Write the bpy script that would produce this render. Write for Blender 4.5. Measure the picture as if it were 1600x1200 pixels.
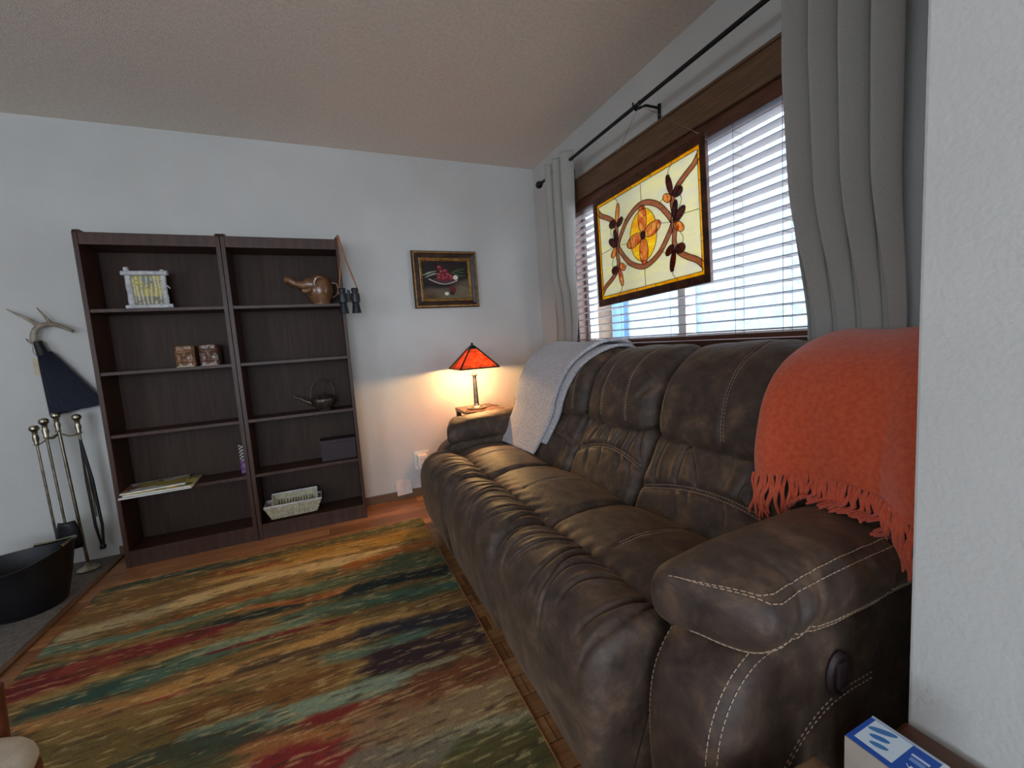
import bpy, bmesh, math, random
import numpy as np
from mathutils import Vector, Matrix

for o in list(bpy.data.objects):
    bpy.data.objects.remove(o)
scene = bpy.context.scene
COL = scene.collection
rnd = random.Random(7)

# ------------------------------------------------------------------ camera
YAW, PITCH, ROLL, FPX = -0.399906, -0.098979, -0.067907, 656.71
cam_d = bpy.data.cameras.new('camera')
cam_d.sensor_fit = 'HORIZONTAL'
cam_d.sensor_width = 36.0
cam_d.lens = FPX * 36.0 / 1600.0
cam_d.clip_start = 0.02
cam = bpy.data.objects.new('camera', cam_d)
COL.objects.link(cam)
cam.matrix_world = (Matrix.Translation((-1.61336, -3.10369, 1.09089)) @ Matrix.Rotation(YAW, 4, 'Z')
                    @ Matrix.Rotation(math.pi / 2 + PITCH, 4, 'X') @ Matrix.Rotation(ROLL, 4, 'Z'))
scene.camera = cam

# ------------------------------------------------------------------ light
scene.view_settings.view_transform = 'Standard'
scene.view_settings.look = 'None'
scene.view_settings.gamma = 1.0
scene.view_settings.use_curve_mapping = False
scene.view_settings.exposure = 0.55

SKY_COL = (0.70, 0.84, 1.0)
SKY_STR = 7.0
world = bpy.data.worlds.new('overcast_sky')
scene.world = world
world.use_nodes = True
bg = world.node_tree.nodes['Background']
bg.inputs['Color'].default_value = (*SKY_COL, 1)
bg.inputs['Strength'].default_value = SKY_STR


def portal(name, loc, rot, sx, sy):
    d = bpy.data.lights.new(name, 'AREA')
    d.shape = 'RECTANGLE'
    d.size, d.size_y = sx, sy
    d.cycles.is_portal = True
    o = bpy.data.objects.new(name, d)
    o.location, o.rotation_euler = loc, rot
    COL.objects.link(o)
    return o


H = math.pi / 2
portal('window_portal', (0.16, -1.45, 1.50), (0, H, 0), 1.0, 1.85)            # faces -X, into the room
portal('side_fill_portal', (-5.16, -4.6, 1.5), (0, -H, 0), 1.2, 1.8)       # faces +X; unseen window, placed so its daylight reaches the right wall
portal('rear_fill_portal', (-2.6, -6.66, 1.3), (H, 0, 0), 2.2, 1.8)       # faces +Y; unseen window, added and sized as daylight fill
LAMP_POWER = 12.5
LAMP_COL = (1.0, 0.62, 0.24)

# ------------------------------------------------------------------ materials


def srgb(r, g, b):
    def f(c):
        c /= 255.0
        return c / 12.92 if c <= 0.04045 else ((c + 0.055) / 1.055) ** 2.4
    return (f(r), f(g), f(b), 1.0)


def new_mat(name):
    m = bpy.data.materials.new(name)
    m.use_nodes = True
    nt = m.node_tree
    b = nt.nodes['Principled BSDF']
    return m, nt, b


def nd(nt, t, **kw):
    n = nt.nodes.new(t)
    for k, v in kw.items():
        if k in n.inputs:
            n.inputs[k].default_value = v
        else:
            setattr(n, k, v)
    return n


def mat(name, c1, c2=None, scale=20.0, rough=0.6, metal=0.0, bump=0.0, bscale=None, stretch=(1, 1, 1),
        sheen=0.0, coat=0.0, spec=0.5, detail=4.0, lo=0.35, hi=0.65):
    m, nt, b = new_mat(name)
    L = nt.links.new
    b.inputs['Roughness'].default_value = rough
    b.inputs['Metallic'].default_value = metal
    b.inputs['Specular IOR Level'].default_value = spec
    b.inputs['Sheen Weight'].default_value = sheen
    b.inputs['Coat Weight'].default_value = coat
    tc = nd(nt, 'ShaderNodeTexCoord')
    mp = nd(nt, 'ShaderNodeMapping')
    mp.inputs['Scale'].default_value = stretch
    L(tc.outputs['Object'], mp.inputs['Vector'])
    if c2 is None:
        c2 = tuple(min(1, v * 1.18) for v in c1[:3]) + (1,)
    n = nd(nt, 'ShaderNodeTexNoise', Scale=scale, Detail=detail)
    L(mp.outputs[0], n.inputs['Vector'])
    r = nd(nt, 'ShaderNodeValToRGB')
    r.color_ramp.elements[0].position = lo
    r.color_ramp.elements[1].position = hi
    r.color_ramp.elements[0].color = c1
    r.color_ramp.elements[1].color = c2
    L(n.outputs['Fac'], r.inputs[0])
    L(r.outputs[0], b.inputs['Base Color'])
    if bump > 0:
        n2 = nd(nt, 'ShaderNodeTexNoise', Scale=bscale or scale * 4, Detail=3.0)
        L(mp.outputs[0], n2.inputs['Vector'])
        bp = nd(nt, 'ShaderNodeBump', Strength=1.0, Distance=bump)
        L(n2.outputs['Fac'], bp.inputs['Height'])
        L(bp.outputs[0], b.inputs['Normal'])
    return m


M = {}
M['wall'] = mat('painted_wall', srgb(199, 197, 192), srgb(205, 203, 198), 3, 0.85, bump=0.0009, bscale=120, spec=0.2)
M['ceiling'] = mat('popcorn_ceiling', srgb(232, 220, 208), srgb(242, 231, 219), 60, 0.95, bump=0.004, bscale=170, spec=0.1)
M['shelfwood'] = mat('dark_walnut_laminate', srgb(54, 31, 20), srgb(74, 44, 29), 9, 0.42, bump=0.0003, bscale=60,
                     stretch=(5, 5, 0.6), spec=0.4)
M['shelfback'] = mat('dark_walnut_panel', srgb(50, 33, 24), srgb(62, 42, 31), 14, 0.6, stretch=(7, 7, 0.35), spec=0.3)
M['casing'] = mat('stained_window_casing', srgb(82, 46, 32), srgb(104, 62, 42), 10, 0.45, stretch=(4, 0.6, 4))
M['valance'] = mat('brown_wood_valance', srgb(92, 66, 44), srgb(116, 84, 58), 14, 0.5, stretch=(5, 0.5, 9))
M['slat'] = mat('blind_slat', srgb(168, 152, 150), srgb(180, 165, 162), 12, 0.38, stretch=(3, 0.5, 3))
M['cord'] = mat('blind_cord', srgb(110, 90, 78), None, 30, 0.8)
M['blackmetal'] = mat('black_iron', srgb(22, 20, 22), srgb(34, 31, 33), 40, 0.45, metal=0.3, bump=0.0004)
M['brass'] = mat('tarnished_brass', srgb(128, 118, 100), srgb(168, 158, 138), 25, 0.28, metal=1.0)
M['nickel'] = mat('pewter_metal', srgb(120, 112, 104), srgb(150, 140, 130), 30, 0.35, metal=0.9)
M['curtain'] = mat('grey_linen', srgb(150, 153, 155), srgb(166, 169, 170), 60, 0.9, bump=0.0008, bscale=500, stretch=(1, 1, 0.5), sheen=0.2)
M['stitch'] = mat('tan_thread', srgb(176, 150, 124), None, 60, 0.8)
M['sherpa'] = mat('sherpa_fleece', srgb(176, 168, 172), srgb(218, 210, 211), 110, 0.95, bump=0.012, bscale=120, sheen=0.5)
M['orange'] = mat('orange_wool', srgb(214, 84, 46), srgb(228, 100, 60), 90, 0.95, bump=0.0012, bscale=420, sheen=0.35)
M['white_plastic'] = mat('white_plastic', srgb(224, 220, 210), None, 20, 0.4)
M['patch'] = mat('beige_patch_card', srgb(208, 192, 182), None, 20, 0.8)
M['gold'] = mat('gilded_wood', srgb(120, 88, 42), srgb(176, 136, 74), 40, 0.4, metal=0.4, bump=0.0006)
M['framedark'] = mat('dark_frame_wood', srgb(44, 30, 24), srgb(74, 48, 36), 20, 0.4, stretch=(1, 1, 1))
M['copper'] = mat('copper_foil_frame', srgb(50, 26, 14), srgb(96, 50, 24), 30, 0.35, metal=0.3)
M['lead'] = mat('lead_came', srgb(34, 26, 22), None, 30, 0.5, metal=0.4)
M['antler'] = mat('antler_bone', srgb(112, 96, 78), srgb(176, 164, 146), 18, 0.5, bump=0.001)
M['bristle'] = mat('navy_bristles', srgb(20, 24, 38), srgb(34, 40, 58), 60, 0.8, bump=0.003, bscale=60, stretch=(6, 6, 0.5))
M['tag'] = mat('beige_paper_tag', srgb(196, 182, 150), None, 20, 0.8)
M['hearth'] = mat('grey_hearth_carpet', srgb(96, 92, 88), srgb(122, 116, 110), 60, 0.95, bump=0.003, bscale=300)
M['birch'] = mat('white_birch_bark', srgb(176, 174, 176), srgb(220, 216, 214), 40, 0.8, bump=0.003, bscale=50)
M['clay'] = mat('brown_glazed_clay', srgb(104, 70, 46), srgb(140, 98, 66), 22, 0.3, bump=0.003, bscale=45, coat=0.4)
M['claydark'] = mat('dark_glazed_clay', srgb(78, 52, 42), srgb(116, 82, 66), 26, 0.25, bump=0.003, bscale=60, coat=0.5)
M['clayrim'] = mat('pale_foot_rim', srgb(186, 170, 140), None, 30, 0.4)
M['castiron'] = mat('cast_iron', srgb(62, 50, 44), srgb(90, 76, 66), 40, 0.25, metal=0.4, bump=0.0008)
M['binoc'] = mat('black_rubber', srgb(18, 19, 24), srgb(32, 34, 42), 40, 0.4)
M['lensglass'] = mat('binocular_lens', srgb(30, 34, 60), None, 10, 0.05)
M['leather'] = mat('tan_leather', srgb(150, 92, 52), srgb(176, 112, 66), 30, 0.6)
M['wicker'] = mat('cream_wicker', srgb(176, 164, 134), srgb(206, 196, 168), 50, 0.7)
M['darkbox'] = mat('plum_brown_box', srgb(44, 29, 30), srgb(52, 35, 36), 20, 0.6)
M['paper'] = mat('page_edges', srgb(214, 212, 204), None, 40, 0.8)
M['tablewood'] = mat('dark_stained_wood', srgb(66, 38, 24), srgb(92, 54, 34), 12, 0.35, stretch=(5, 0.6, 5))
M['tanleather'] = mat('tan_ottoman_leather', srgb(150, 116, 88), srgb(168, 132, 102), 12, 0.6, bump=0.001)
M['cream'] = mat('cream_fabric', srgb(196, 188, 170), srgb(210, 202, 186), 30, 0.9, bump=0.001, bscale=300)
M['chairwood'] = mat('reddish_chair_wood', srgb(92, 46, 30), srgb(120, 62, 40), 14, 0.35)
M['cardboard'] = mat('grey_tan_card', srgb(160, 148, 136), srgb(172, 160, 148), 20, 0.8)
M['stucco'] = mat('exterior_stucco', srgb(108, 121, 132), srgb(126, 139, 150), 9, 0.9, bump=0.01, bscale=20)
M['tanstucco'] = mat('exterior_tan_wall', srgb(104, 85, 70), srgb(122, 100, 83), 6, 0.9)
M['bluepanel'] = mat('exterior_blue_trim', srgb(74, 102, 130), None, 5, 0.7)
M['ground'] = mat('exterior_concrete', srgb(190, 188, 182), srgb(206, 204, 198), 3, 0.9)
M['vinyl'] = mat('white_vinyl_frame', srgb(206, 206, 204), None, 8, 0.5)
M['dark_feet'] = mat('black_plastic_feet', srgb(20, 18, 18), None, 8, 0.6)
M['cable'] = mat('dark_cable', srgb(52, 40, 30), None, 8, 0.6)
M['coal'] = mat('black_hod_metal', srgb(15, 14, 16), srgb(24, 22, 26), 20, 0.5, metal=0.2)


def suede():
    m, nt, b = new_mat('brown_microsuede')
    L = nt.links.new
    b.inputs['Roughness'].default_value = 0.58
    b.inputs['Specular IOR Level'].default_value = 0.42
    b.inputs['Sheen Weight'].default_value = 0.25
    b.inputs['Sheen Roughness'].default_value = 0.4
    b.inputs['Sheen Tint'].default_value = srgb(190, 160, 130)
    tc = nd(nt, 'ShaderNodeTexCoord')
    mp = nd(nt, 'ShaderNodeMapping')
    mp.inputs['Scale'].default_value = (1.2, 1, 1.1)
    mp.inputs['Rotation'].default_value = (0.3, 0.2, 0.5)
    L(tc.outputs['Object'], mp.inputs[0])
    n = nd(nt, 'ShaderNodeTexNoise', Scale=13.0, Detail=8.0, Roughness=0.68, Distortion=0.3)
    L(mp.outputs[0], n.inputs['Vector'])
    r = nd(nt, 'ShaderNodeValToRGB')
    e = r.color_ramp.elements
    e[0].position, e[0].color = 0.32, srgb(52, 41, 36)
    e[1].position, e[1].color = 0.76, srgb(118, 93, 73)
    k = e.new(0.52)
    k.color = srgb(76, 60, 50)
    L(n.outputs['Fac'], r.inputs[0])
    L(r.outputs[0], b.inputs['Base Color'])
    n2 = nd(nt, 'ShaderNodeTexNoise', Scale=40.0, Detail=6.0, Roughness=0.6, Distortion=0.3)
    L(mp.outputs[0], n2.inputs['Vector'])
    bp = nd(nt, 'ShaderNodeBump', Strength=0.5, Distance=0.003)
    L(n2.outputs['Fac'], bp.inputs['Height'])
    L(bp.outputs[0], b.inputs['Normal'])
    return m


M['suede'] = suede()


def floor_mat():
    m, nt, b = new_mat('laminate_floor_planks')
    L = nt.links.new
    b.inputs['Roughness'].default_value = 0.33
    tc = nd(nt, 'ShaderNodeTexCoord')
    br = nd(nt, 'ShaderNodeTexBrick', Scale=1.0)
    br.offset = 0.37
    br.inputs['Brick Width'].default_value = 0.92
    br.inputs['Row Height'].default_value = 0.085
    br.inputs['Mortar Size'].default_value = 0.0012
    br.inputs['Color1'].default_value = (0.15, 0.15, 0.15, 1)
    br.inputs['Color2'].default_value = (0.9, 0.9, 0.9, 1)
    br.inputs['Mortar'].default_value = (0, 0, 0, 1)
    L(tc.outputs['Object'], br.inputs['Vector'])
    mp = nd(nt, 'ShaderNodeMapping')
    mp.inputs['Scale'].default_value = (1.2, 16, 1)
    L(tc.outputs['Object'], mp.inputs[0])
    n = nd(nt, 'ShaderNodeTexNoise', Scale=3.0, Detail=6.0, Distortion=0.6)
    L(mp.outputs[0], n.inputs['Vector'])
    mx = nd(nt, 'ShaderNodeMix', data_type='FLOAT')
    mx.inputs[0].default_value = 0.4
    L(n.outputs['Fac'], mx.inputs[2])
    L(br.outputs['Color'], mx.inputs[3])
    r = nd(nt, 'ShaderNodeValToRGB')
    e = r.color_ramp.elements
    e[0].position, e[0].color = 0.22, srgb(98, 64, 40)
    e[1].position, e[1].color = 0.78, srgb(196, 146, 96)
    k = e.new(0.5)
    k.color = srgb(148, 100, 62)
    L(mx.outputs[0], r.inputs[0])
    mm = nd(nt, 'ShaderNodeMix', data_type='RGBA', blend_type='MULTIPLY')
    mm.inputs[0].default_value = 1.0
    L(r.outputs[0], mm.inputs[6])
    inv = nd(nt, 'ShaderNodeMath', operation='SUBTRACT')
    inv.inputs[0].default_value = 1.0
    L(br.outputs['Fac'], inv.inputs[1])
    L(inv.outputs[0], mm.inputs[7])
    L(mm.outputs[2], b.inputs['Base Color'])
    return m


M['floor'] = floor_mat()


def attr_mat(name, rough=0.9, bump=0.0, bscale=400, trans=0.0):
    """material coloured by the mesh's own 'col' colour attribute"""
    m, nt, b = new_mat(name)
    L = nt.links.new
    b.inputs['Roughness'].default_value = rough
    b.inputs['Specular IOR Level'].default_value = 0.2
    a = nd(nt, 'ShaderNodeAttribute', attribute_name='col')
    L(a.outputs['Color'], b.inputs['Base Color'])
    if bump:
        tc = nd(nt, 'ShaderNodeTexCoord')
        n2 = nd(nt, 'ShaderNodeTexNoise', Scale=bscale, Detail=2.0)
        L(tc.outputs['Object'], n2.inputs['Vector'])
        bp = nd(nt, 'ShaderNodeBump', Strength=1.0, Distance=bump)
        L(n2.outputs['Fac'], bp.inputs['Height'])
        L(bp.outputs[0], b.inputs['Normal'])
    return m


M['rug'] = attr_mat('woven_rug_pile', 0.95, 0.003, 350)
M['painted'] = attr_mat('painted_picture', 0.5)


def art_glass(name, c1, c2, scale=8, stretch=(1, 1, 5), gloss=0.06, body=0.0):
    m, nt, b = new_mat(name)
    L = nt.links.new
    tc = nd(nt, 'ShaderNodeTexCoord')
    mp = nd(nt, 'ShaderNodeMapping')
    mp.inputs['Scale'].default_value = stretch
    L(tc.outputs['Object'], mp.inputs[0])
    n = nd(nt, 'ShaderNodeTexNoise', Scale=scale, Detail=4.0, Distortion=1.2)
    L(mp.outputs[0], n.inputs['Vector'])
    r = nd(nt, 'ShaderNodeValToRGB')
    r.color_ramp.elements[0].position = 0.35
    r.color_ramp.elements[1].position = 0.65
    r.color_ramp.elements[0].color = c1
    r.color_ramp.elements[1].color = c2
    L(n.outputs['Fac'], r.inputs[0])
    t = nd(nt, 'ShaderNodeBsdfTranslucent')
    g = nd(nt, 'ShaderNodeBsdfGlossy')
    g.inputs['Roughness'].default_value = 0.1
    tr = nd(nt, 'ShaderNodeBsdfTransparent')
    L(r.outputs[0], t.inputs[0])
    L(r.outputs[0], tr.inputs[0])
    m0 = nd(nt, 'ShaderNodeMixShader')
    m0.inputs[0].default_value = 0.12
    L(t.outputs[0], m0.inputs[1])
    L(tr.outputs[0], m0.inputs[2])
    mx = nd(nt, 'ShaderNodeMixShader')
    mx.inputs[0].default_value = gloss
    if body:
        df = nd(nt, 'ShaderNodeBsdfDiffuse')
        L(r.outputs[0], df.inputs[0])
        m1 = nd(nt, 'ShaderNodeMixShader')
        m1.inputs[0].default_value = body
        L(m0.outputs[0], m1.inputs[1])
        L(df.outputs[0], m1.inputs[2])
        m0 = m1
    L(m0.outputs[0], mx.inputs[1])
    L(g.outputs[0], mx.inputs[2])
    L(mx.outputs[0], nt.nodes['Material Output'].inputs['Surface'])
    return m


M['g_cream'] = art_glass('cream_opal_glass', srgb(236, 226, 204), srgb(244, 232, 186), 6)
M['g_amber'] = art_glass('amber_glass', srgb(240, 176, 20), srgb(255, 214, 60), 20)
M['g_yellow'] = art_glass('yellow_glass', srgb(250, 190, 20), srgb(255, 232, 60), 9, (1, 1, 7))
M['g_brown'] = art_glass('brown_vine_glass', srgb(184, 130, 98), srgb(208, 156, 120), 12)
M['g_petal'] = art_glass('orange_streaked_glass', srgb(206, 88, 24), srgb(255, 214, 136), 14, (1, 5, 2))
M['g_dark'] = art_glass('dark_brown_glass', srgb(92, 46, 28), srgb(150, 74, 36), 14)
M['mica'] = art_glass('orange_mica', srgb(190, 84, 36), srgb(232, 132, 62), 30, (1, 1, 1), 0.05, 0.80)


def glass_mat():
    m, nt, b = new_mat('window_glass')
    L = nt.links.new
    tr = nd(nt, 'ShaderNodeBsdfTransparent')
    g = nd(nt, 'ShaderNodeBsdfGlossy')
    g.inputs['Roughness'].default_value = 0.02
    fr = nd(nt, 'ShaderNodeFresnel')
    fr.inputs[0].default_value = 1.3
    mx = nd(nt, 'ShaderNodeMixShader')
    ge = nd(nt, 'ShaderNodeNewGeometry')
    mu = nd(nt, 'ShaderNodeMath', operation='SUBTRACT', use_clamp=True)
    L(fr.outputs[0], mu.inputs[0])
    L(ge.outputs['Backfacing'], mu.inputs[1])
    L(mu.outputs[0], mx.inputs[0])
    L(tr.outputs[0], mx.inputs[1])
    L(g.outputs[0], mx.inputs[2])
    L(mx.outputs[0], nt.nodes['Material Output'].inputs['Surface'])
    return m


M['glass'] = glass_mat()


def curtain_mat():
    m, nt, b = new_mat('grey_linen_curtain')
    L = nt.links.new
    tc = nd(nt, 'ShaderNodeTexCoord')
    n = nd(nt, 'ShaderNodeTexNoise', Scale=220.0, Detail=3.0)
    L(tc.outputs['Object'], n.inputs['Vector'])
    r = nd(nt, 'ShaderNodeValToRGB')
    r.color_ramp.elements[0].color = srgb(172, 168, 160)
    r.color_ramp.elements[1].color = srgb(204, 200, 192)
    L(n.outputs['Fac'], r.inputs[0])
    L(r.outputs[0], b.inputs['Base Color'])
    b.inputs['Roughness'].default_value = 0.95
    t = nd(nt, 'ShaderNodeBsdfTranslucent')
    L(r.outputs[0], t.inputs[0])
    mx = nd(nt, 'ShaderNodeMixShader')
    mx.inputs[0].default_value = 0.22
    L(b.outputs[0], mx.inputs[1])
    L(t.outputs[0], mx.inputs[2])
    L(mx.outputs[0], nt.nodes['Material Output'].inputs['Surface'])
    return m


M['curtain'] = curtain_mat()


def bulb_mat():
    m, nt, b = new_mat('glowing_bulb')
    b.inputs['Emission Color'].default_value = (*LAMP_COL, 1)
    b.inputs['Emission Strength'].default_value = 25
    return m


M['bulb'] = bulb_mat()

# ------------------------------------------------------------------ helpers


def hash2(ix, iy, seed):
    v = np.sin(ix * 127.1 + iy * 311.7 + seed * 74.7) * 43758.5453
    return v - np.floor(v)


def vnoise(x, y, seed=0):
    ix, iy = np.floor(x), np.floor(y)
    fx, fy = x - ix, y - iy
    fx, fy = fx * fx * (3 - 2 * fx), fy * fy * (3 - 2 * fy)
    a, b = hash2(ix, iy, seed), hash2(ix + 1, iy, seed)
    c, d = hash2(ix, iy + 1, seed), hash2(ix + 1, iy + 1, seed)
    return (a * (1 - fx) + b * fx) * (1 - fy) + (c * (1 - fx) + d * fx) * fy


def fbm(x, y, seed=0, oct=4):
    s, a, t = 0.0, 1.0, 0.0
    for k in range(oct):
        s = s + a * vnoise(x * 2 ** k, y * 2 ** k, seed + k * 3)
        t += a
        a *= 0.5
    return s / t


def root_of(name, loc, label, cat, group=None):
    o = bpy.data.objects.new(name, None)
    o.empty_display_size = 0.05
    o.location = loc
    COL.objects.link(o)
    o['label'], o['category'] = label, cat
    if group:
        o['group'] = group
    return o


def tag(o, label, cat, group=None):
    o['label'], o['category'] = label, cat
    if group:
        o['group'] = group
    return o


def struct(o):
    o['kind'] = 'structure'
    return o


def world_loc(o):
    p = Vector((0, 0, 0))
    while o is not None:
        p = p + o.location
        o = o.parent
    return p


def link_mesh(name, V, F, m, parent=None, origin=None, smooth=True):
    """V in world coordinates"""
    V = np.asarray(V, dtype=float)
    if origin is None:
        if parent is not None:
            origin = world_loc(parent)
        else:
            mn, mx = V.min(0), V.max(0)
            origin = Vector(((mn[0] + mx[0]) / 2, (mn[1] + mx[1]) / 2, mn[2]))
    origin = Vector(origin)
    W = V - np.array(origin)
    me = bpy.data.meshes.new(name)
    me.from_pydata(W.tolist(), [], F if isinstance(F, list) else F.tolist())
    me.update()
    if smooth:
        me.polygons.foreach_set('use_smooth', [True] * len(me.polygons))
    me.materials.append(m)
    o = bpy.data.objects.new(name, me)
    COL.objects.link(o)
    if parent is not None:
        o.parent = parent
        o.location = origin - world_loc(parent)
    else:
        o.location = origin
    return o


class MB:
    def __init__(s):
        s.V, s.F, s.flat = [], [], []

    def add(s, V, F):
        k = len(s.V)
        s.V += [tuple(map(float, v)) for v in V]
        s.F += [tuple(int(i) + k for i in f) for f in F]
        return s

    def box(s, x0, x1, y0, y1, z0, z1, b=0.0):
        bm = bmesh.new()
        bmesh.ops.create_cube(bm, size=1)
        for v in bm.verts:
            v.co = Vector(((x0 + x1) / 2 + v.co.x * (x1 - x0), (y0 + y1) / 2 + v.co.y * (y1 - y0), (z0 + z1) / 2 + v.co.z * (z1 - z0)))
        if b > 0:
            b = min(b, 0.45 * min(abs(x1 - x0), abs(y1 - y0), abs(z1 - z0)))
            bmesh.ops.bevel(bm, geom=bm.edges[:], offset=b, segments=2, affect='EDGES', profile=0.7)
        bm.verts.ensure_lookup_table()
        bm.verts.index_update()
        s.add([v.co for v in bm.verts], [[v.index for v in f.verts] for f in bm.faces])
        bm.free()
        return s

    def tube(s, pts, r, n=8, closed=False, ry=None):
        pts = [Vector(p) for p in pts]
        rs = r if isinstance(r, (list, tuple)) else [r] * len(pts)
        N = len(pts)
        V, F = [], []
        up = None
        for i, p in enumerate(pts):
            a = pts[(i - 1) % N] if (closed or i > 0) else p
            c = pts[(i + 1) % N] if (closed or i < N - 1) else p
            t = (c - a)
            t = t.normalized() if t.length > 1e-9 else Vector((0, 0, 1))
            if up is None:
                up = Vector((0, 0, 1)) if abs(t.z) < 0.9 else Vector((1, 0, 0))
            u = (up - t * up.dot(t))
            u = u.normalized() if u.length > 1e-6 else t.orthogonal().normalized()
            w = t.cross(u)
            up = u
            for k in range(n):
                an = 2 * math.pi * k / n
                V.append(p + u * (math.cos(an) * rs[i]) + w * (math.sin(an) * rs[i]))
        M_ = N if closed else N - 1
        for i in range(M_):
            j = (i + 1) % N
            for k in range(n):
                k2 = (k + 1) % n
                F.append((i * n + k, i * n + k2, j * n + k2, j * n + k))
        if not closed:
            F.append(tuple(range(n))[::-1])
            F.append(tuple((N - 1) * n + k for k in range(n)))
        return s.add(V, F)

    def lathe(s, prof, c=(0, 0, 0), n=24, sx=1, sy=1):
        V, F = [], []
        for r, z in prof:
            for k in range(n):
                a = 2 * math.pi * k / n
                V.append((c[0] + sx * r * math.cos(a), c[1] + sy * r * math.sin(a), c[2] + z))
        for i in range(len(prof) - 1):
            for k in range(n):
                k2 = (k + 1) % n
                F.append((i * n + k, i * n + k2, (i + 1) * n + k2, (i + 1) * n + k))
        F.append(tuple(range(n))[::-1])
        F.append(tuple((len(prof) - 1) * n + k for k in range(n)))
        return s.add(V, F)

    def prism(s, poly, fn, d0, d1):
        """poly of 2d points, fn(a,b,d)->xyz"""
        n = len(poly)
        V = [fn(a, b, d0) for a, b in poly] + [fn(a, b, d1) for a, b in poly]
        F = [tuple(range(n)), tuple(range(2 * n - 1, n - 1, -1))]
        for i in range(n):
            j = (i + 1) % n
            F.append((i, i + n, j + n, j))
        return s.add(V, F)

    def build(s, name, m, parent=None, origin=None, smooth=False):
        o = link_mesh(name, s.V, s.F, m, parent, origin, smooth)
        bm = bmesh.new()
        bm.from_mesh(o.data)
        bmesh.ops.recalc_face_normals(bm, faces=bm.faces)
        bm.to_mesh(o.data)
        bm.free()
        if smooth == 'auto':
            o.data.polygons.foreach_set('use_smooth', [True] * len(o.data.polygons))
            try:
                o.data.set_sharp_from_angle(angle=math.radians(40))
            except Exception:
                pass
        return o


def box(name, b, m, parent=None, bev=0.0, **kw):
    return MB().box(*b, b=bev).build(name, m, parent, **kw)


def grid_faces(nj, ni, closed_i=False):
    F = []
    M_ = ni if closed_i else ni - 1
    for j in range(nj - 1):
        for i in range(M_):
            i2 = (i + 1) % ni
            F.append((j * ni + i, j * ni + i2, (j + 1) * ni + i2, (j + 1) * ni + i))
    return F


def chaikin(P, n=2, closed=True):
    P = [np.array(p, float) for p in P]
    for _ in range(n):
        Q = []
        L = len(P)
        for i in range(L if closed else L - 1):
            a, b = P[i], P[(i + 1) % L]
            Q += [a * 0.75 + b * 0.25, a * 0.25 + b * 0.75]
        if not closed:
            Q = [P[0]] + Q + [P[-1]]
        P = Q
    return np.array(P)


def resample(P, n, closed=True):
    P = np.array(P, float)
    if closed:
        P = np.vstack([P, P[:1]])
    d = np.r_[0, np.cumsum(np.linalg.norm(np.diff(P, axis=0), axis=1))]
    t = np.linspace(0, d[-1], n + 1 if closed else n)
    if closed:
        t = t[:-1]
    return np.stack([np.interp(t, d, P[:, k]) for k in range(P.shape[1])], 1), d[-1]


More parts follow.
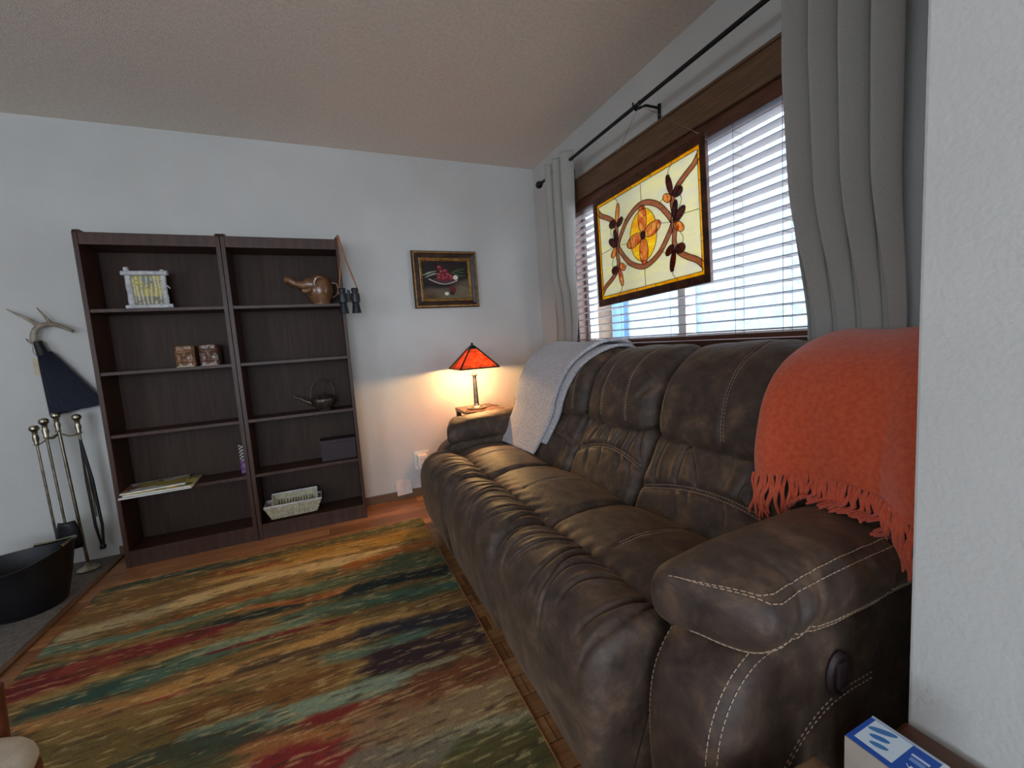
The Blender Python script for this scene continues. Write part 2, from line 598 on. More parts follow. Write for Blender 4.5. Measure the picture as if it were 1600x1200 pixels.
class Pillow:
    """closed profile in the (a,c) plane swept along an axis with rounded ends.
    axis 'y': a=x c=z swept along y.  axis 'x': a=y c=z swept along x."""

    def __init__(s, prof, w0, w1, er=0.04, disp=None, m=120, step=0.006, axis='y', shape=None, ch=2, radial=False):
        P, s.L = resample(chaikin(prof, ch), m)
        area = 0.5 * np.sum(P[:, 0] * np.roll(P[:, 1], -1) - np.roll(P[:, 0], -1) * P[:, 1])
        T = np.roll(P, -1, 0) - np.roll(P, 1, 0)
        T /= np.linalg.norm(T, axis=1)[:, None]
        N = np.stack([T[:, 1], -T[:, 0]], 1) * (1 if area > 0 else -1)
        k = 9
        inner = np.linspace(w0 + er, w1 - er, max(3, int((w1 - w0 - 2 * er) / step)))
        th = np.linspace(0, math.pi / 2, k)[1:-1]
        lo = w0 + er * (1 - np.sin(th))[::-1] if False else w0 + er * (1 - np.cos(th))
        W = np.r_[w0, lo, inner, (w1 - er * (1 - np.cos(th)))[::-1], w1]
        d = np.minimum(W - w0, w1 - W)
        ins = np.where(d < er, er * (1 - np.sqrt(np.clip(1 - (1 - d / er) ** 2, 0, 1))), 0)
        J, I = len(W), m
        E = N
        if radial:
            E = P - P.mean(0)
            E = E / np.linalg.norm(E, axis=1)[:, None]
        A = P[None, :, 0] - E[None, :, 0] * ins[:, None]
        C = P[None, :, 1] - E[None, :, 1] * ins[:, None]
        WW = np.repeat(W[:, None], I, 1)
        U = np.repeat((np.arange(I) / I)[None], J, 0)
        if disp is not None:
            fade = np.clip(d / (er * 0.6), 0, 1)[:, None]
            D = disp(U, A, C, WW, (WW - w0) / (w1 - w0)) * fade
            A = A + N[None, :, 0] * D
            C = C + N[None, :, 1] * D
        if shape is not None:
            A, C, WW = shape(A, C, WW, (WW - w0) / (w1 - w0))
        s.G = np.stack([A, WW, C], 2) if axis == 'y' else np.stack([WW, A, C], 2)
        s.W, s.w0, s.w1 = W, w0, w1
        s.J, s.I = J, I
        s.N = N
        k0 = int(np.argmin(P[:m // 2, 1])) if axis == 'y' else 0
        s.P = P.copy()
        if axis == 'y':
            s.P[:k0, 1] = P[k0, 1] - 1e-4 * np.arange(k0, 0, -1)
        s.axis = axis

    def build(s, name, m, parent):
        V = s.G.reshape(-1, 3)
        F = grid_faces(s.J, s.I, True)
        F.append(tuple(range(s.I)))
        F.append(tuple((s.J - 1) * s.I + k for k in range(s.I))[::-1])
        o = link_mesh(name, V, F, m, parent, smooth=True)
        bm = bmesh.new()
        bm.from_mesh(o.data)
        bmesh.ops.recalc_face_normals(bm, faces=bm.faces)
        bm.to_mesh(o.data)
        bm.free()
        return o

    def at(s, u, w, off=0.0012):
        j = np.interp(w, s.W, np.arange(s.J))
        i = (u % 1.0) * s.I
        j0 = int(min(j, s.J - 2))
        i0 = int(i) % s.I
        i1 = (i0 + 1) % s.I
        fj, fi = j - j0, i - int(i)
        p = ((s.G[j0, i0] * (1 - fi) + s.G[j0, i1] * fi) * (1 - fj) + (s.G[j0 + 1, i0] * (1 - fi) + s.G[j0 + 1, i1] * fi) * fj)
        a = s.G[j0, i1] - s.G[j0, i0]
        b = s.G[j0 + 1, i0] - s.G[j0, i0]
        n = np.cross(a, b)
        n = n / (np.linalg.norm(n) + 1e-12)
        c = s.G[j0].mean(0)
        if np.dot(n, p - c) < 0:
            n = -n
        return p + n * off

    def u_z(s, z):
        """profile fraction at height z on the first (front) rising flank"""
        k = int(np.argmax(s.P[:, 1]))
        return float(np.interp(z, s.P[:k + 1, 1], np.arange(k + 1))) / s.I

    def u_top(s):
        return int(np.argmax(s.P[:, 1])) / s.I

    def u_of(s, a, c):
        """profile fraction nearest to a point"""
        j = s.J // 2
        k = 1 if s.axis == 'x' else 0
        g = s.G[j]
        return int(np.argmin((g[:, k] - a) ** 2 + (g[:, 2] - c) ** 2)) / s.I

    def stitch(s, mb, path, r=0.0011, dash=0.008, gap=0.004, n=160):
        P, L = resample(np.array(path, float), n, closed=False)
        Q = np.array([s.at(u, w) for u, w in P])
        dl = np.r_[0, np.cumsum(np.linalg.norm(np.diff(Q, axis=0), axis=1))]
        t = 0.0
        while t < dl[-1] - dash:
            seg = [[np.interp(t + dash * f, dl, Q[:, k]) for k in range(3)] for f in (0, 0.5, 1)]
            mb.tube(seg, r, 4)
            t += dash + gap

# ------------------------------------------------------------------ room shell
CEIL = 2.44
XL, YR = -5.3, -6.7


def boxes(name, L_, m, bev=0.0):
    b = MB()
    for q in L_:
        b.box(*q, b=bev)
    return struct(b.build(name, m))


boxes('floor', [(XL - 0.15, 0.15, YR - 0.15, 0.15, -0.12, 0.0)], M['floor'])
boxes('ceiling', [(XL - 0.15, 0.15, YR - 0.15, 0.15, CEIL, CEIL + 0.12)], M['ceiling'])
boxes('wall_back', [(XL - 0.15, 0.15, 0.0, 0.15, 0, CEIL)], M['wall'])
WY0, WY1, WZ0, WZ1 = -2.34, -0.58, 1.035, 2.0
boxes('wall_window', [(0, 0.15, WY1, 0.0, 0, CEIL), (0, 0.15, -2.768, WY0, 0, CEIL),
                      (0, 0.15, WY0, WY1, 0, WZ0), (0, 0.15, WY0, WY1, WZ1, CEIL)], M['wall'])
boxes('wall_right', [(-0.818, 0.15, YR, -2.768, 0, CEIL)], M['wall'], 0.004)
boxes('wall_left', [(XL - 0.15, XL, -3.7, 0.0, 0, CEIL), (XL - 0.15, XL, YR, -5.5, 0, CEIL),
                    (XL - 0.15, XL, -5.5, -3.7, 0, 0.9), (XL - 0.15, XL, -5.5, -3.7, 2.1, CEIL)], M['wall'])
boxes('wall_rear', [(XL - 0.15, -3.7, YR - 0.15, YR, 0, CEIL), (-1.5, 0.15, YR - 0.15, YR, 0, CEIL),
                    (-3.7, -1.5, YR - 0.15, YR, 0, 0.4), (-3.7, -1.5, YR - 0.15, YR, 2.2, CEIL)], M['wall'])
boxes('baseboard_back', [(-2.86, 0.0, -0.014, 0.0, 0, 0.06)], M['valance'], 0.002)
boxes('baseboard_right', [(-0.832, -0.818, YR, -2.77, 0, 0.06)], M['tablewood'], 0.002)
b = MB()
b.box(XL, -2.865, -2.9, 0.0, 0.0, 0.012)
struct(b.build('floor_carpet', M['hearth']))
boxes('trim_1', [(-2.865, -2.840, -2.9, -0.0, 0.0, 0.012)], M['valance'], 0.003)

# window 1: vinyl slider with stained casing
wroot = bpy.data.objects.new('window_1', None)
COL.objects.link(wroot)
wroot.location = (0.07, -1.46, WZ0)
wroot['kind'] = 'structure'
b = MB()
for q in [(0.05, 0.11, WY0, WY0 + 0.05, WZ0, WZ1), (0.05, 0.11, WY1 - 0.05, WY1, WZ0, WZ1),
          (0.05, 0.11, WY0, WY1, WZ0, WZ0 + 0.035), (0.05, 0.11, WY0, WY1, WZ1 - 0.05, WZ1),
          (0.045, 0.115, -1.485, -1.435, WZ0, WZ1)]:
    b.box(*q, b=0.004)
b.build('window_frame', M['vinyl'], wroot)
box('pane', (0.078, 0.082, WY0 + 0.05, -1.485, WZ0 + 0.035, WZ1 - 0.05), M['glass'], wroot)
box('pane', (0.078, 0.082, -1.435, WY1 - 0.05, WZ0 + 0.035, WZ1 - 0.05), M['glass'], wroot)
b = MB()
b.box(-0.02, 0.05, WY1 - 0.015, WY1 + 0.03, WZ0 - 0.01, WZ1, b=0.003)
b.box(-0.02, 0.05, WY0 - 0.03, WY0 + 0.015, WZ0 - 0.01, WZ1, b=0.003)
b.box(-0.02, 0.0, WY0 - 0.03, WY1 + 0.03, WZ1 - 0.01, WZ1 + 0.05, b=0.003)
b.build('window_casing', M['casing'], wroot)
b = MB()
b.box(-0.035, 0.05, WY0 - 0.03, WY1 + 0.03, WZ0 - 0.06, WZ0 + 0.004, b=0.004)
b.build('window_sill', M['casing'], wroot)

for nm, q in (('fill_window_2', ('x', XL - 0.09, -5.5, -3.7, 0.9, 2.1)), ('fill_window_3', ('y', YR - 0.09, -3.7, -1.5, 0.4, 2.2))):  # unseen windows added in the left and rear walls for fill light
    ax, c, a0, a1, z0, z1 = q
    b = MB()
    am = (a0 + a1) / 2
    for (p0, p1, r0, r1) in ((a0, a0 + 0.05, z0, z1), (a1 - 0.05, a1, z0, z1), (a0, a1, z0, z0 + 0.05), (a0, a1, z1 - 0.05, z1), (am - 0.025, am + 0.025, z0, z1)):
        if ax == 'x':
            b.box(c, c + 0.05, p0, p1, r0, r1)
        else:
            b.box(p0, p1, c, c + 0.05, r0, r1)
    struct(b.build(nm, M['vinyl']))

# outside: neighbour's pale wall, seen through the blind
b = MB()
b.box(3.2, 3.4, -3.0, 3.35, -0.6, 4.6)
o = b.build('neighbour_wall', M['stucco'])
tag(o, 'pale blue-white stucco wall standing outside beyond the blind', 'wall')
r = root_of('garden_shed', (3.0, 4.8, -0.6), 'tan boarded building outside, beyond the left edge of the window', 'building')
b = MB()
b.box(2.75, 3.3, 3.36, 6.6, -0.6, 4.4)
b.build('wall_board', M['tanstucco'], r)
b = MB()
for k in range(9):
    y = 3.5 + k * 0.34
    b.box(2.72, 2.75, y, y + 0.05, -0.6, 4.4)
b.build('batten', M['casing'], r)
r = root_of('porch_post', (3.14, 1.6, -0.6), 'light blue upright trim board on the pale wall outside', 'post')
b = MB()
b.box(3.11, 3.195, 1.40, 1.58, -0.6, 4.4)
b.box(3.11, 3.195, 2.9, 3.2, -0.6, 2.0)
b.build('board', M['bluepanel'], r)
box_o = box('ground_outside', (0.15, 8, -6, 9, -0.75, -0.6), M['ground'])
struct(box_o)
box_o.name = 'floor_outside'

# ------------------------------------------------------------------ window dressing
vr = MB()
vr.box(-0.098, -0.080, WY0 - 0.02, -0.555, 1.945, 2.068, b=0.004)
vr.box(-0.080, -0.0, -0.573, -0.555, 1.945, 2.068, b=0.002)
vr.box(-0.080, -0.0, WY0 - 0.02, WY0 - 0.002, 1.945, 2.068, b=0.002)
vr.box(-0.106, -0.0, WY0 - 0.025, -0.55, 2.062, 2.074, b=0.003)
o = vr.build('window_valance', M['valance'])
tag(o, 'long brown wooden valance board across the top of the window', 'valance')

bl = root_of('venetian_blind', (-0.045, -1.46, 1.05), 'wide two-inch horizontal venetian blind with open slats filling the window', 'blind')
box('headrail', (-0.0795, -0.012, WY0 + 0.005, WY1 - 0.005, 1.885, 1.958), M['casing'], bl, 0.003)
nsl = 19
pitch = (1.86 - 1.075) / (nsl - 1)
for k in range(nsl):
    z = 1.075 + pitch * k
    V = []
    for j, y in enumerate((WY0 + 0.022, WY1 - 0.022)):
        for s in range(7):
            t = s / 6 - 0.5
            x = -0.043 + t * 0.050
            zz = z + 0.002 * (1 - 4 * t * t) - t * 0.0035
            V.append((x, y, zz + 0.0014))
        for s in range(7):
            t = 0.5 - s / 6
            x = -0.043 + t * 0.050
            zz = z + 0.002 * (1 - 4 * t * t) - t * 0.0035
            V.append((x, y, zz - 0.0014))
    F = [tuple(range(14))[::-1], tuple(range(14, 28))]
    F += [(i, (i + 1) % 14, 14 + (i + 1) % 14, 14 + i) for i in range(14)]
    link_mesh('slat', V, F, M['slat'], bl, smooth=False)
box('bottom_rail', (-0.068, -0.018, WY0 + 0.022, WY1 - 0.022, 1.044, 1.062), M['casing'], bl, 0.003)
for y in (-2.16, -2.06, -1.86, -1.50, -1.12, -0.78):
    b = MB()
    for x in (-0.069, -0.017):
        b.tube([(x, y, 1.06), (x, y, 1.89)], 0.0009, 5)
    for k in range(nsl):
        z = 1.071 + pitch * k
        b.tube([(-0.069, y, z + 0.005), (-0.017, y, z + 0.0)], 0.0007, 4)
    b.build('ladder_cord', M['cord'], bl)
b = MB()
for y in (-0.665, -0.66):
    b.tube([(-0.078, y, 1.90), (-0.080, y + 0.003, 1.5), (-0.078, y, 1.26)], 0.001, 5)
b.lathe([(0.002, 0), (0.006, 0.004), (0.005, 0.03), (0.002, 0.036)], (-0.078, -0.6625, 1.23), 10)
b.build('pull_cord', M['cable'], bl)

# curtain rod
RX, RZ = -0.15, 2.178
rod = root_of('curtain_rod', (RX, -1.4, RZ), 'black iron curtain rod with round finial running above the window', 'curtain rod')
b = MB()
b.tube([(RX, -0.40, RZ), (RX, -2.74, RZ)], 0.0095, 14)
b.build('rod', M['blackmetal'], rod, smooth='auto')
b = MB()
b.lathe([(0.004, -0.012), (0.014, -0.010), (0.014, -0.006), (0.009, 0.0)], (0, 0, 0), 16)
b.lathe([(0.004, 0), (0.016, 0.005), (0.023, 0.016), (0.0245, 0.027), (0.021, 0.039), (0.012, 0.048), (0.003, 0.051)], (0, 0, 0), 20)
V = [(RX + v[0], -0.40 + v[2], RZ + v[1]) for v in b.V]
b.V = V
b.build('finial', M['blackmetal'], rod, smooth='auto')
for y in (-1.40, -0.60):
    b = MB()
    b.tube([(-0.004, y, RZ + 0.03), (-0.006, y, RZ - 0.045)], 0.009, 8)
    b.tube([(-0.006, y, RZ + 0.012), (-0.09, y, RZ + 0.012), (RX, y, RZ - 0.016)], 0.006, 8)
    b.tube([(RX - 0.018, y, RZ + 0.012), (RX - 0.016, y, RZ - 0.012), (RX, y, RZ - 0.02), (RX + 0.016, y, RZ - 0.01), (RX + 0.014, y, RZ + 0.008)], 0.004, 8)
    b.build('bracket', M['blackmetal'], rod)


def curtain(name, ya, yb, nf, label, shift, seed):
    """ya>yb; shift(z) moves the edges"""
    nz, ny = 90, 220
    V = []
    for j in range(nz):
        z = 2.235 - j / (nz - 1) * (2.235 - 0.55)
        top = min(1, max(0, (z - 1.04) / 0.5))
        top = top * top * (3 - 2 * top)
        amp = 0.012 + 0.031 * top
        q = min(1, max(0, (z - 1.04) / 0.5))
        cx = -0.088 - 0.059 * q * q * (3 - 2 * q)
        y0, y1 = shift(z)
        for i in range(ny):
            s = i / (ny - 1)
            ph = s * nf * 2 * math.pi + 0.35 * math.sin(3 * z + seed)
            w = math.sin(ph) + 0.25 * math.sin(2 * ph + seed) * (1 - 0.5 * top)
            x = cx + amp * w
            x = min(x, -0.008)
            y = y0 + (y1 - y0) * s + 0.010 * math.cos(2 * ph) * (yb - ya) / abs(yb - ya)
            V.append((x, y, z))
    r = root_of(name, (-0.08, (ya + yb) / 2, 0.55), label, 'curtain', 'grey curtains on the black rod')
    o = link_mesh('curtain_panel', V, grid_faces(nz, ny), M['curtain'], r)
    o.modifiers.new('thick', 'SOLIDIFY').thickness = 0.0025
    for k in range(int(nf * 2)):
        s = (k * math.pi + 0.0) / (nf * 2 * math.pi)
        y = ya + (yb - ya) * s
        b = MB()
        pts = [(RX + 0.0 + 0.024 * math.cos(a) * 0.35, y + 0.004 * math.cos(a), RZ + 0.021 * math.sin(a)) for a in np.linspace(0, 2 * math.pi, 17)[:-1]]
        b.tube(pts, 0.003, 6, closed=True)
        b.build('grommet', M['nickel'], r)
    return r


curtain('curtain', -0.49, -0.79, 3.0, 'narrow grey pleated curtain at the far end of the rod, by the room corner',
        lambda z: (-0.375 - 0.115 * min(1, max(0, (z - 1.06) / 0.32)), -0.66 - 0.13 * min(1, max(0, (z - 1.06) / 0.32))), 1.0)
curtain('curtain', -2.105, -2.47, 4.0, 'wide grey pleated curtain at the near end of the rod, beside the orange blanket',
        lambda z: (-2.100 - 0.05 * min(1.0, max(0, (1.9 - z)) / 0.8), -2.425), 2.3)

# ------------------------------------------------------------------ stained glass panel
PC = (-0.15, -1.42, 1.569)
sg = root_of('stained_glass_panel', (PC[0], PC[1], PC[2] - 0.30),
             'stained glass panel with yellow oval and orange flower, hung before the window', 'stained glass')
TILT = math.radians(1.6)


def sgp(u, v, d=0.0):
    """u to the right (towards -y), v up, d towards the room"""
    uu = u * math.cos(TILT) - v * math.sin(TILT)
    vv = u * math.sin(TILT) + v * math.cos(TILT)
    return (PC[0] - d, PC[1] - uu, PC[2] + vv)


def bez(pts, n=14):
    """catmull-rom through points"""
    P = [np.array(p, float) for p in pts]
    P = [2 * P[0] - P[1]] + P + [2 * P[-1] - P[-2]]
    out = []
    for i in range(1, len(P) - 2):
        for k in range(n):
            t = k / n
            out.append(0.5 * ((2 * P[i]) + (-P[i - 1] + P[i + 1]) * t + (2 * P[i - 1] - 5 * P[i] + 4 * P[i + 1] - P[i + 2]) * t * t
                              + (-P[i - 1] + 3 * P[i] - 3 * P[i + 1] + P[i + 2]) * t ** 3))
    out.append(P[-2])
    return np.array(out)


IW, IH = 0.362, 0.262
vines = []
for sx in (1, -1):
    for sy in (1, -1):
        vines.append((bez([(sx * IW, sy * 0.232), (sx * 0.325, sy * 0.196), (sx * 0.272, sy * 0.168), (sx * 0.225, sy * 0.135), (sx * 0.2, sy * 0.09), (sx * 0.205, sy * 0.04), (sx * 0.195, 0.0)]), 0.0125))
    ring = bez([(0.2, 0.0), (0.165, 0.05), (0.10, 0.115), (0.0, 0.150), (-0.10, 0.115), (-0.165, 0.05), (-0.2, 0.0)])
    vines.append((ring * np.array([1, sx]), 0.0125))
# ellipses: cu, cv, ru, rv, angle(deg), class
EL = [(0, 0, 0.096, 0.125, 0, 'g_yellow')]
EL2 = [(0, 0.078, 0.030, 0.066, 0, 'g_petal'), (0, -0.078, 0.030, 0.066, 0, 'g_petal'),
       (0.066, 0.012, 0.058, 0.031, 12, 'g_petal'), (-0.066, -0.010, 0.058, 0.031, 12, 'g_petal')]
EL3 = [(0, 0, 0.017, 0.020, 0, 'g_dark')]
for sx in (1, -1):
    EL3 += [(sx * 0.236, 0.024, 0.042, 0.021, sx * 35, 'g_dark'), (sx * 0.212, 0.054, 0.016, 0.038, -sx * 12, 'g_dark'), (sx * 0.230, -0.026, 0.036, 0.019, -sx * 38, 'g_petal')]
    for sy in (1, -1):
        EL3 += [(sx * 0.232, sy * 0.122, 0.030, 0.022, 0, 'g_dark'), (sx * 0.170, sy * 0.116, 0.030, 0.018, -sx * sy * 35, 'g_petal' if sx * sy > 0 else 'g_dark'),
                (sx * 0.186, sy * 0.168, 0.016, 0.048, sx * sy * 14, 'g_dark' if sx > 0 else 'g_petal')]


def in_el(U, V_, e):
    a = math.radians(e[4])
    du, dv = U - e[0], V_ - e[1]
    p = du * math.cos(a) + dv * math.sin(a)
    q = -du * math.sin(a) + dv * math.cos(a)
    return (p / e[2]) ** 2 + (q / e[3]) ** 2 < 1


NU, NV = 330, 236
us, vs = np.linspace(-IW, IW, NU + 1), np.linspace(-IH, IH, NV + 1)
UC, VC = np.meshgrid((us[1:] + us[:-1]) / 2, (vs[1:] + vs[:-1]) / 2)
cls = np.full(UC.shape, 'g_cream', dtype=object)
for e in EL:
    cls[in_el(UC, VC, e)] = e[5]
for path, hw in vines:
    dmin = np.full(UC.shape, 9.0)
    for i in range(len(path) - 1):
        a, c = path[i], path[i + 1]
        ab = c - a
        t = np.clip(((UC - a[0]) * ab[0] + (VC - a[1]) * ab[1]) / (ab @ ab + 1e-12), 0, 1)
        dmin = np.minimum(dmin, np.hypot(UC - a[0] - t * ab[0], VC - a[1] - t * ab[1]))
    cls[dmin < hw] = 'g_brown'
for e in EL2 + EL3:
    cls[in_el(UC, VC, e)] = e[5]
cls[(np.abs(UC) > IW - 0.015) | (np.abs(VC) > IH - 0.015)] = 'g_amber'
NAMES = {'g_cream': 'cream_glass', 'g_yellow': 'yellow_oval_glass', 'g_brown': 'vine_glass', 'g_petal': 'petal_glass', 'g_dark': 'leaf_glass', 'g_amber': 'amber_border_glass'}
lab = np.zeros(cls.shape, int)
nlab = 0
pieces = []
for c, nm in NAMES.items():
    if c not in ('g_petal', 'g_dark'):
        pieces.append((c, nm, cls == c))
        continue
    todo = cls == c
    while todo.any():
        j, i = np.argwhere(todo)[0]
        comp = np.zeros_like(todo)
        comp[j, i] = True
        while True:
            g = comp.copy()
            g[1:] |= comp[:-1]
            g[:-1] |= comp[1:]
            g[:, 1:] |= comp[:, :-1]
            g[:, :-1] |= comp[:, 1:]
            g &= todo
            if (g == comp).all():
                break
            comp = g
        todo &= ~comp
        if comp.sum() > 25:
            pieces.append((c, nm, comp))
for c, nm, mask in pieces:
    idx = {}
    V, F = [], []

    def vid(i, j):
        if (i, j) not in idx:
            idx[(i, j)] = len(V)
            V.append(sgp(us[i], vs[j]))
        return idx[(i, j)]
    for j, i in zip(*np.where(mask)):
        F.append((vid(i, j), vid(i + 1, j), vid(i + 1, j + 1), vid(i, j + 1)))
    o = link_mesh(nm, V, F, M[c], sg, smooth=False)
    sm = o.modifiers.new('thick', 'SOLIDIFY')
    sm.thickness = 0.003
    sm.offset = 0
lead = MB()


def lead_line(path, r=0.0014):
    lead.tube([sgp(p[0], p[1], 0.0022) for p in path], r, 5)
    lead.tube([sgp(p[0], p[1], -0.0022) for p in path], r, 5)


for path, hw in vines:
    T = np.gradient(path, axis=0)
    T /= np.linalg.norm(T, axis=1)[:, None] + 1e-9
    N_ = np.stack([-T[:, 1], T[:, 0]], 1)
    lead_line(path + N_ * hw)
    lead_line(path - N_ * hw)
for e in EL + EL2 + EL3:
    a = math.radians(e[4])
    q = []
    for k in range(25):
        t = 2 * math.pi * k / 24
        pu, pv = e[2] * math.cos(t), e[3] * math.sin(t)
        q.append((e[0] + pu * math.cos(a) - pv * math.sin(a), e[1] + pu * math.sin(a) + pv * math.cos(a)))
    lead_line(q, 0.0012)
BI, BJ = IW - 0.015, IH - 0.015
lead_line([(-BI, -BJ), (BI, -BJ), (BI, BJ), (-BI, BJ), (-BI, -BJ)], 0.0014)
for p in [[(0, 0.16), (0, BJ)], [(0, -0.16), (0, -BJ)], [(0.12, 0.02), (0.19, 0.003)], [(-0.12, -0.01), (-0.19, 0)], [(0.25, 0.02), (BI, 0.01)], [(-0.24, 0), (-BI, -0.01)]]:
    lead_line(p, 0.001)
for sx in (1, -1):
    for sy in (1, -1):
        lead_line(bez([(sx * 0.19, sy * 0.205), (sx * 0.182, sy * 0.225), (sx * 0.20, sy * BJ)]), 0.001)
        lead_line(bez([(sx * 0.245, sy * 0.11), (sx * 0.252, sy * 0.08), (sx * 0.235, sy * 0.05)]), 0.001)
        lead_line(bez([(sx * 0.155, sy * 0.125), (sx * 0.135, sy * 0.118), (sx * 0.118, sy * 0.105)]), 0.001)
for k in range(1, 5):
    for s in (1, -1):
        u = -BI + 2 * BI * k / 5
        lead_line([(u, s * BJ), (u, s * IH)], 0.001)
for k in range(1, 4):
    for s in (1, -1):
        v = -BJ + 2 * BJ * k / 4
        lead_line([(s * BI, v), (s * IW, v)], 0.001)
lead.build('lead_came', M['lead'], sg)
b = MB()
OW, OH = 0.392, 0.300
for (u0, u1, v0, v1) in ((-OW, OW, IH, OH), (-OW, OW, -OH, -IH), (-OW, -IW, -IH, IH), (IW, OW, -IH, IH)):
    t = MB().box(u0, u1, v0, v1, -0.009, 0.009, b=0.003)
    b.add([sgp(v[0], v[1], v[2]) for v in t.V], t.F)
b.build('panel_frame', M['copper'], sg)
hook = (RX, -1.425, RZ - 0.008)
b = MB()
for s in (-1, 1):
    c = sgp(s * 0.36, OH + 0.002)
    n = 60
    for k in range(n):
        p0 = np.array(hook) * (1 - k / n) + np.array(c) * (k / n)
        p1 = np.array(hook) * (1 - (k + 0.75) / n) + np.array(c) * ((k + 0.75) / n)
        b.tube([p0, p1], 0.0013, 5)
b.tube([(RX, -1.425, RZ + 0.014), (RX - 0.014, -1.425, RZ), (RX, -1.425, RZ - 0.013)], 0.0022, 6)
b.build('hanging_chain', M['brass'], sg)

# ------------------------------------------------------------------ sofa
sofa = root_of('reclining_sofa', (-0.62, -1.555, 0.0), 'dark brown suede three-seat reclining sofa with tan stitching, under the window', 'sofa')
SU = M['suede']
YF, YN = -0.465, -2.645            # outer faces of far and near arm
seam = [-0.672, -1.255, -1.848, -2.44]
bseam = [-0.672, -1.376, -1.848, -2.44]
BACKL = [(-0.655, 0.40), (-0.625, 0.47), (-0.580, 0.55), (-0.535, 0.64), (-0.50, 0.715), (-0.38, 0.735), (-0.30, 0.70), (-0.40, 0.42), (-0.50, 0.36)]
BACKH = [(-0.515, 0.700), (-0.520, 0.76), (-0.498, 0.85), (-0.445, 0.94), (-0.350, 1.002), (-0.255, 1.024), (-0.165, 1.010),
         (-0.125, 0.96), (-0.125, 0.74), (-0.28, 0.68), (-0.42, 0.672)]
ROLL_P = [(-0.965, 0.438), (-1.00, 0.462), (-1.06, 0.486), (-1.12, 0.484), (-1.175, 0.455), (-1.205, 0.39), (-1.212, 0.30), (-1.20, 0.18),
          (-1.175, 0.085), (-1.12, 0.062), (-1.00, 0.07), (-0.95, 0.12), (-0.945, 0.32)]
SEAT_P = [(-0.985, 0.36), (-0.990, 0.435), (-0.95, 0.462), (-0.85, 0.482), (-0.74, 0.474), (-0.66, 0.455), (-0.58, 0.42), (-0.56, 0.32), (-0.75, 0.28), (-0.95, 0.28)]


def lumps(A, C, W, k=0.003, f=9, seed=0):
    return (fbm(A * f + C * f * 0.7, W * f, seed) - 0.5) * 2 * k


def roll_disp(seed, w0, w1):
    rr = random.Random(seed)
    n = 9
    lines = [(w0 + (w1 - w0) * ((k + 0.8 + rr.uniform(-0.28, 0.28)) / (n + 0.6)), rr.uniform(-0.10, 0.02), rr.uniform(0.7, 1.2), rr.uniform(0.24, 0.40)) for k in range(n)]

    def f(U, A, C, W, T):
        # arc position measured from the back crease forward and down
        L = 1.50 * U
        ell = np.where(L > 1.2, L - 1.5, L)
        D = lumps(A, C, W, 0.004, 11, seed)
        for yk, sl, dp, ln in lines:
            d = W - (yk + sl * ell + 0.02 * np.sin(ell * 12 + yk * 20))
            m = np.clip((ln - ell) / 0.16, 0, 1) * np.clip((ell + 0.06) / 0.05, 0, 1)
            D = D - 0.0125 * dp * m * np.exp(-(d / 0.006) ** 2) + 0.0035 * dp * m * np.exp(-((np.abs(d) - 0.016) / 0.012) ** 2)
        # soft fullness across
        D = D + 0.012 * np.sin(np.pi * T) * np.clip((C - 0.1) / 0.3, 0, 1)
        return D
    return f


def seat_disp(seed):
    def f(U, A, C, W, T):
        D = lumps(A, C, W, 0.005, 8, seed)
        D = D + np.where(C > 0.4, 0.022 * np.sin(np.pi * T) ** 0.7, 0)
        # channel under the middle stitch line and puckers at the front edge
        mid = np.exp(-((T - 0.5) * 0.58 / 0.010) ** 2) * (A > -0.93) * (C > 0.4)
        D = D - 0.004 * mid
        pk = np.sin(W * 95 + 3 * np.sin(A * 30 + seed)) * np.clip((-0.90 - A) / 0.09, 0, 1) * (C > 0.40)
        return D + 0.0022 * pk
    return f


def arch(T, seed):
    if seed < 20:
        return 0.612 - 0.060 * ((T - 0.45) / 0.55) ** 2
    return 0.574 - 0.034 * ((T - 0.4) / np.where(T < 0.4, 0.4, 0.45)) ** 2


def lumbar_disp(seed, w0, w1, up=True):
    rr = random.Random(seed)
    ups = [((k + 0.5 + rr.uniform(-0.4, 0.4)) / 8, rr.uniform(0.25, 1.1), rr.uniform(0.006, 0.011), rr.uniform(-0.5, 0.5)) for k in range(8)]
    dns = [((k + 0.8 + rr.uniform(-0.35, 0.35)) / 5, rr.uniform(0.35, 1.1), rr.uniform(0.009, 0.016), rr.uniform(0.02, 0.12)) for k in range(4)]

    def f(U, A, C, W, T):
        D = lumps(A, C, W, 0.006, 9, seed)
        za = arch(T, seed)
        front = A < -0.46
        d = C - za
        D = D + 0.018 * np.sin(np.pi * np.clip((C - 0.42) / 0.30, 0, 1)) * np.sin(np.pi * T) ** 0.5 * front
        D = D - 0.015 * np.exp(-(d / 0.012) ** 2) * front
        for tk, dp, wd, sl in ups:
            e = (T - tk) * (w1 - w0) + 0.012 * np.sin(C * 26 + tk * 9) + sl * d
            m = np.clip(d / 0.02, 0, 1) * np.clip((0.74 - C) / 0.02, 0, 1) * front
            D = D - 0.011 * dp * m * np.exp(-(e / wd) ** 2) + 0.004 * dp * m * np.exp(-((np.abs(e) - 0.02) / 0.012) ** 2)
        for tk, dp, wd, ln in dns:
            e = (T - tk) * (w1 - w0) - 0.45 * d
            m = np.clip(-d / 0.02, 0, 1) * np.clip((ln + 0.04 + d) / 0.05, 0, 1) * np.clip((C - 0.44) / 0.06, 0, 1) * front
            D = D - 0.014 * dp * m * np.exp(-(e / wd) ** 2)
        return D
    return f


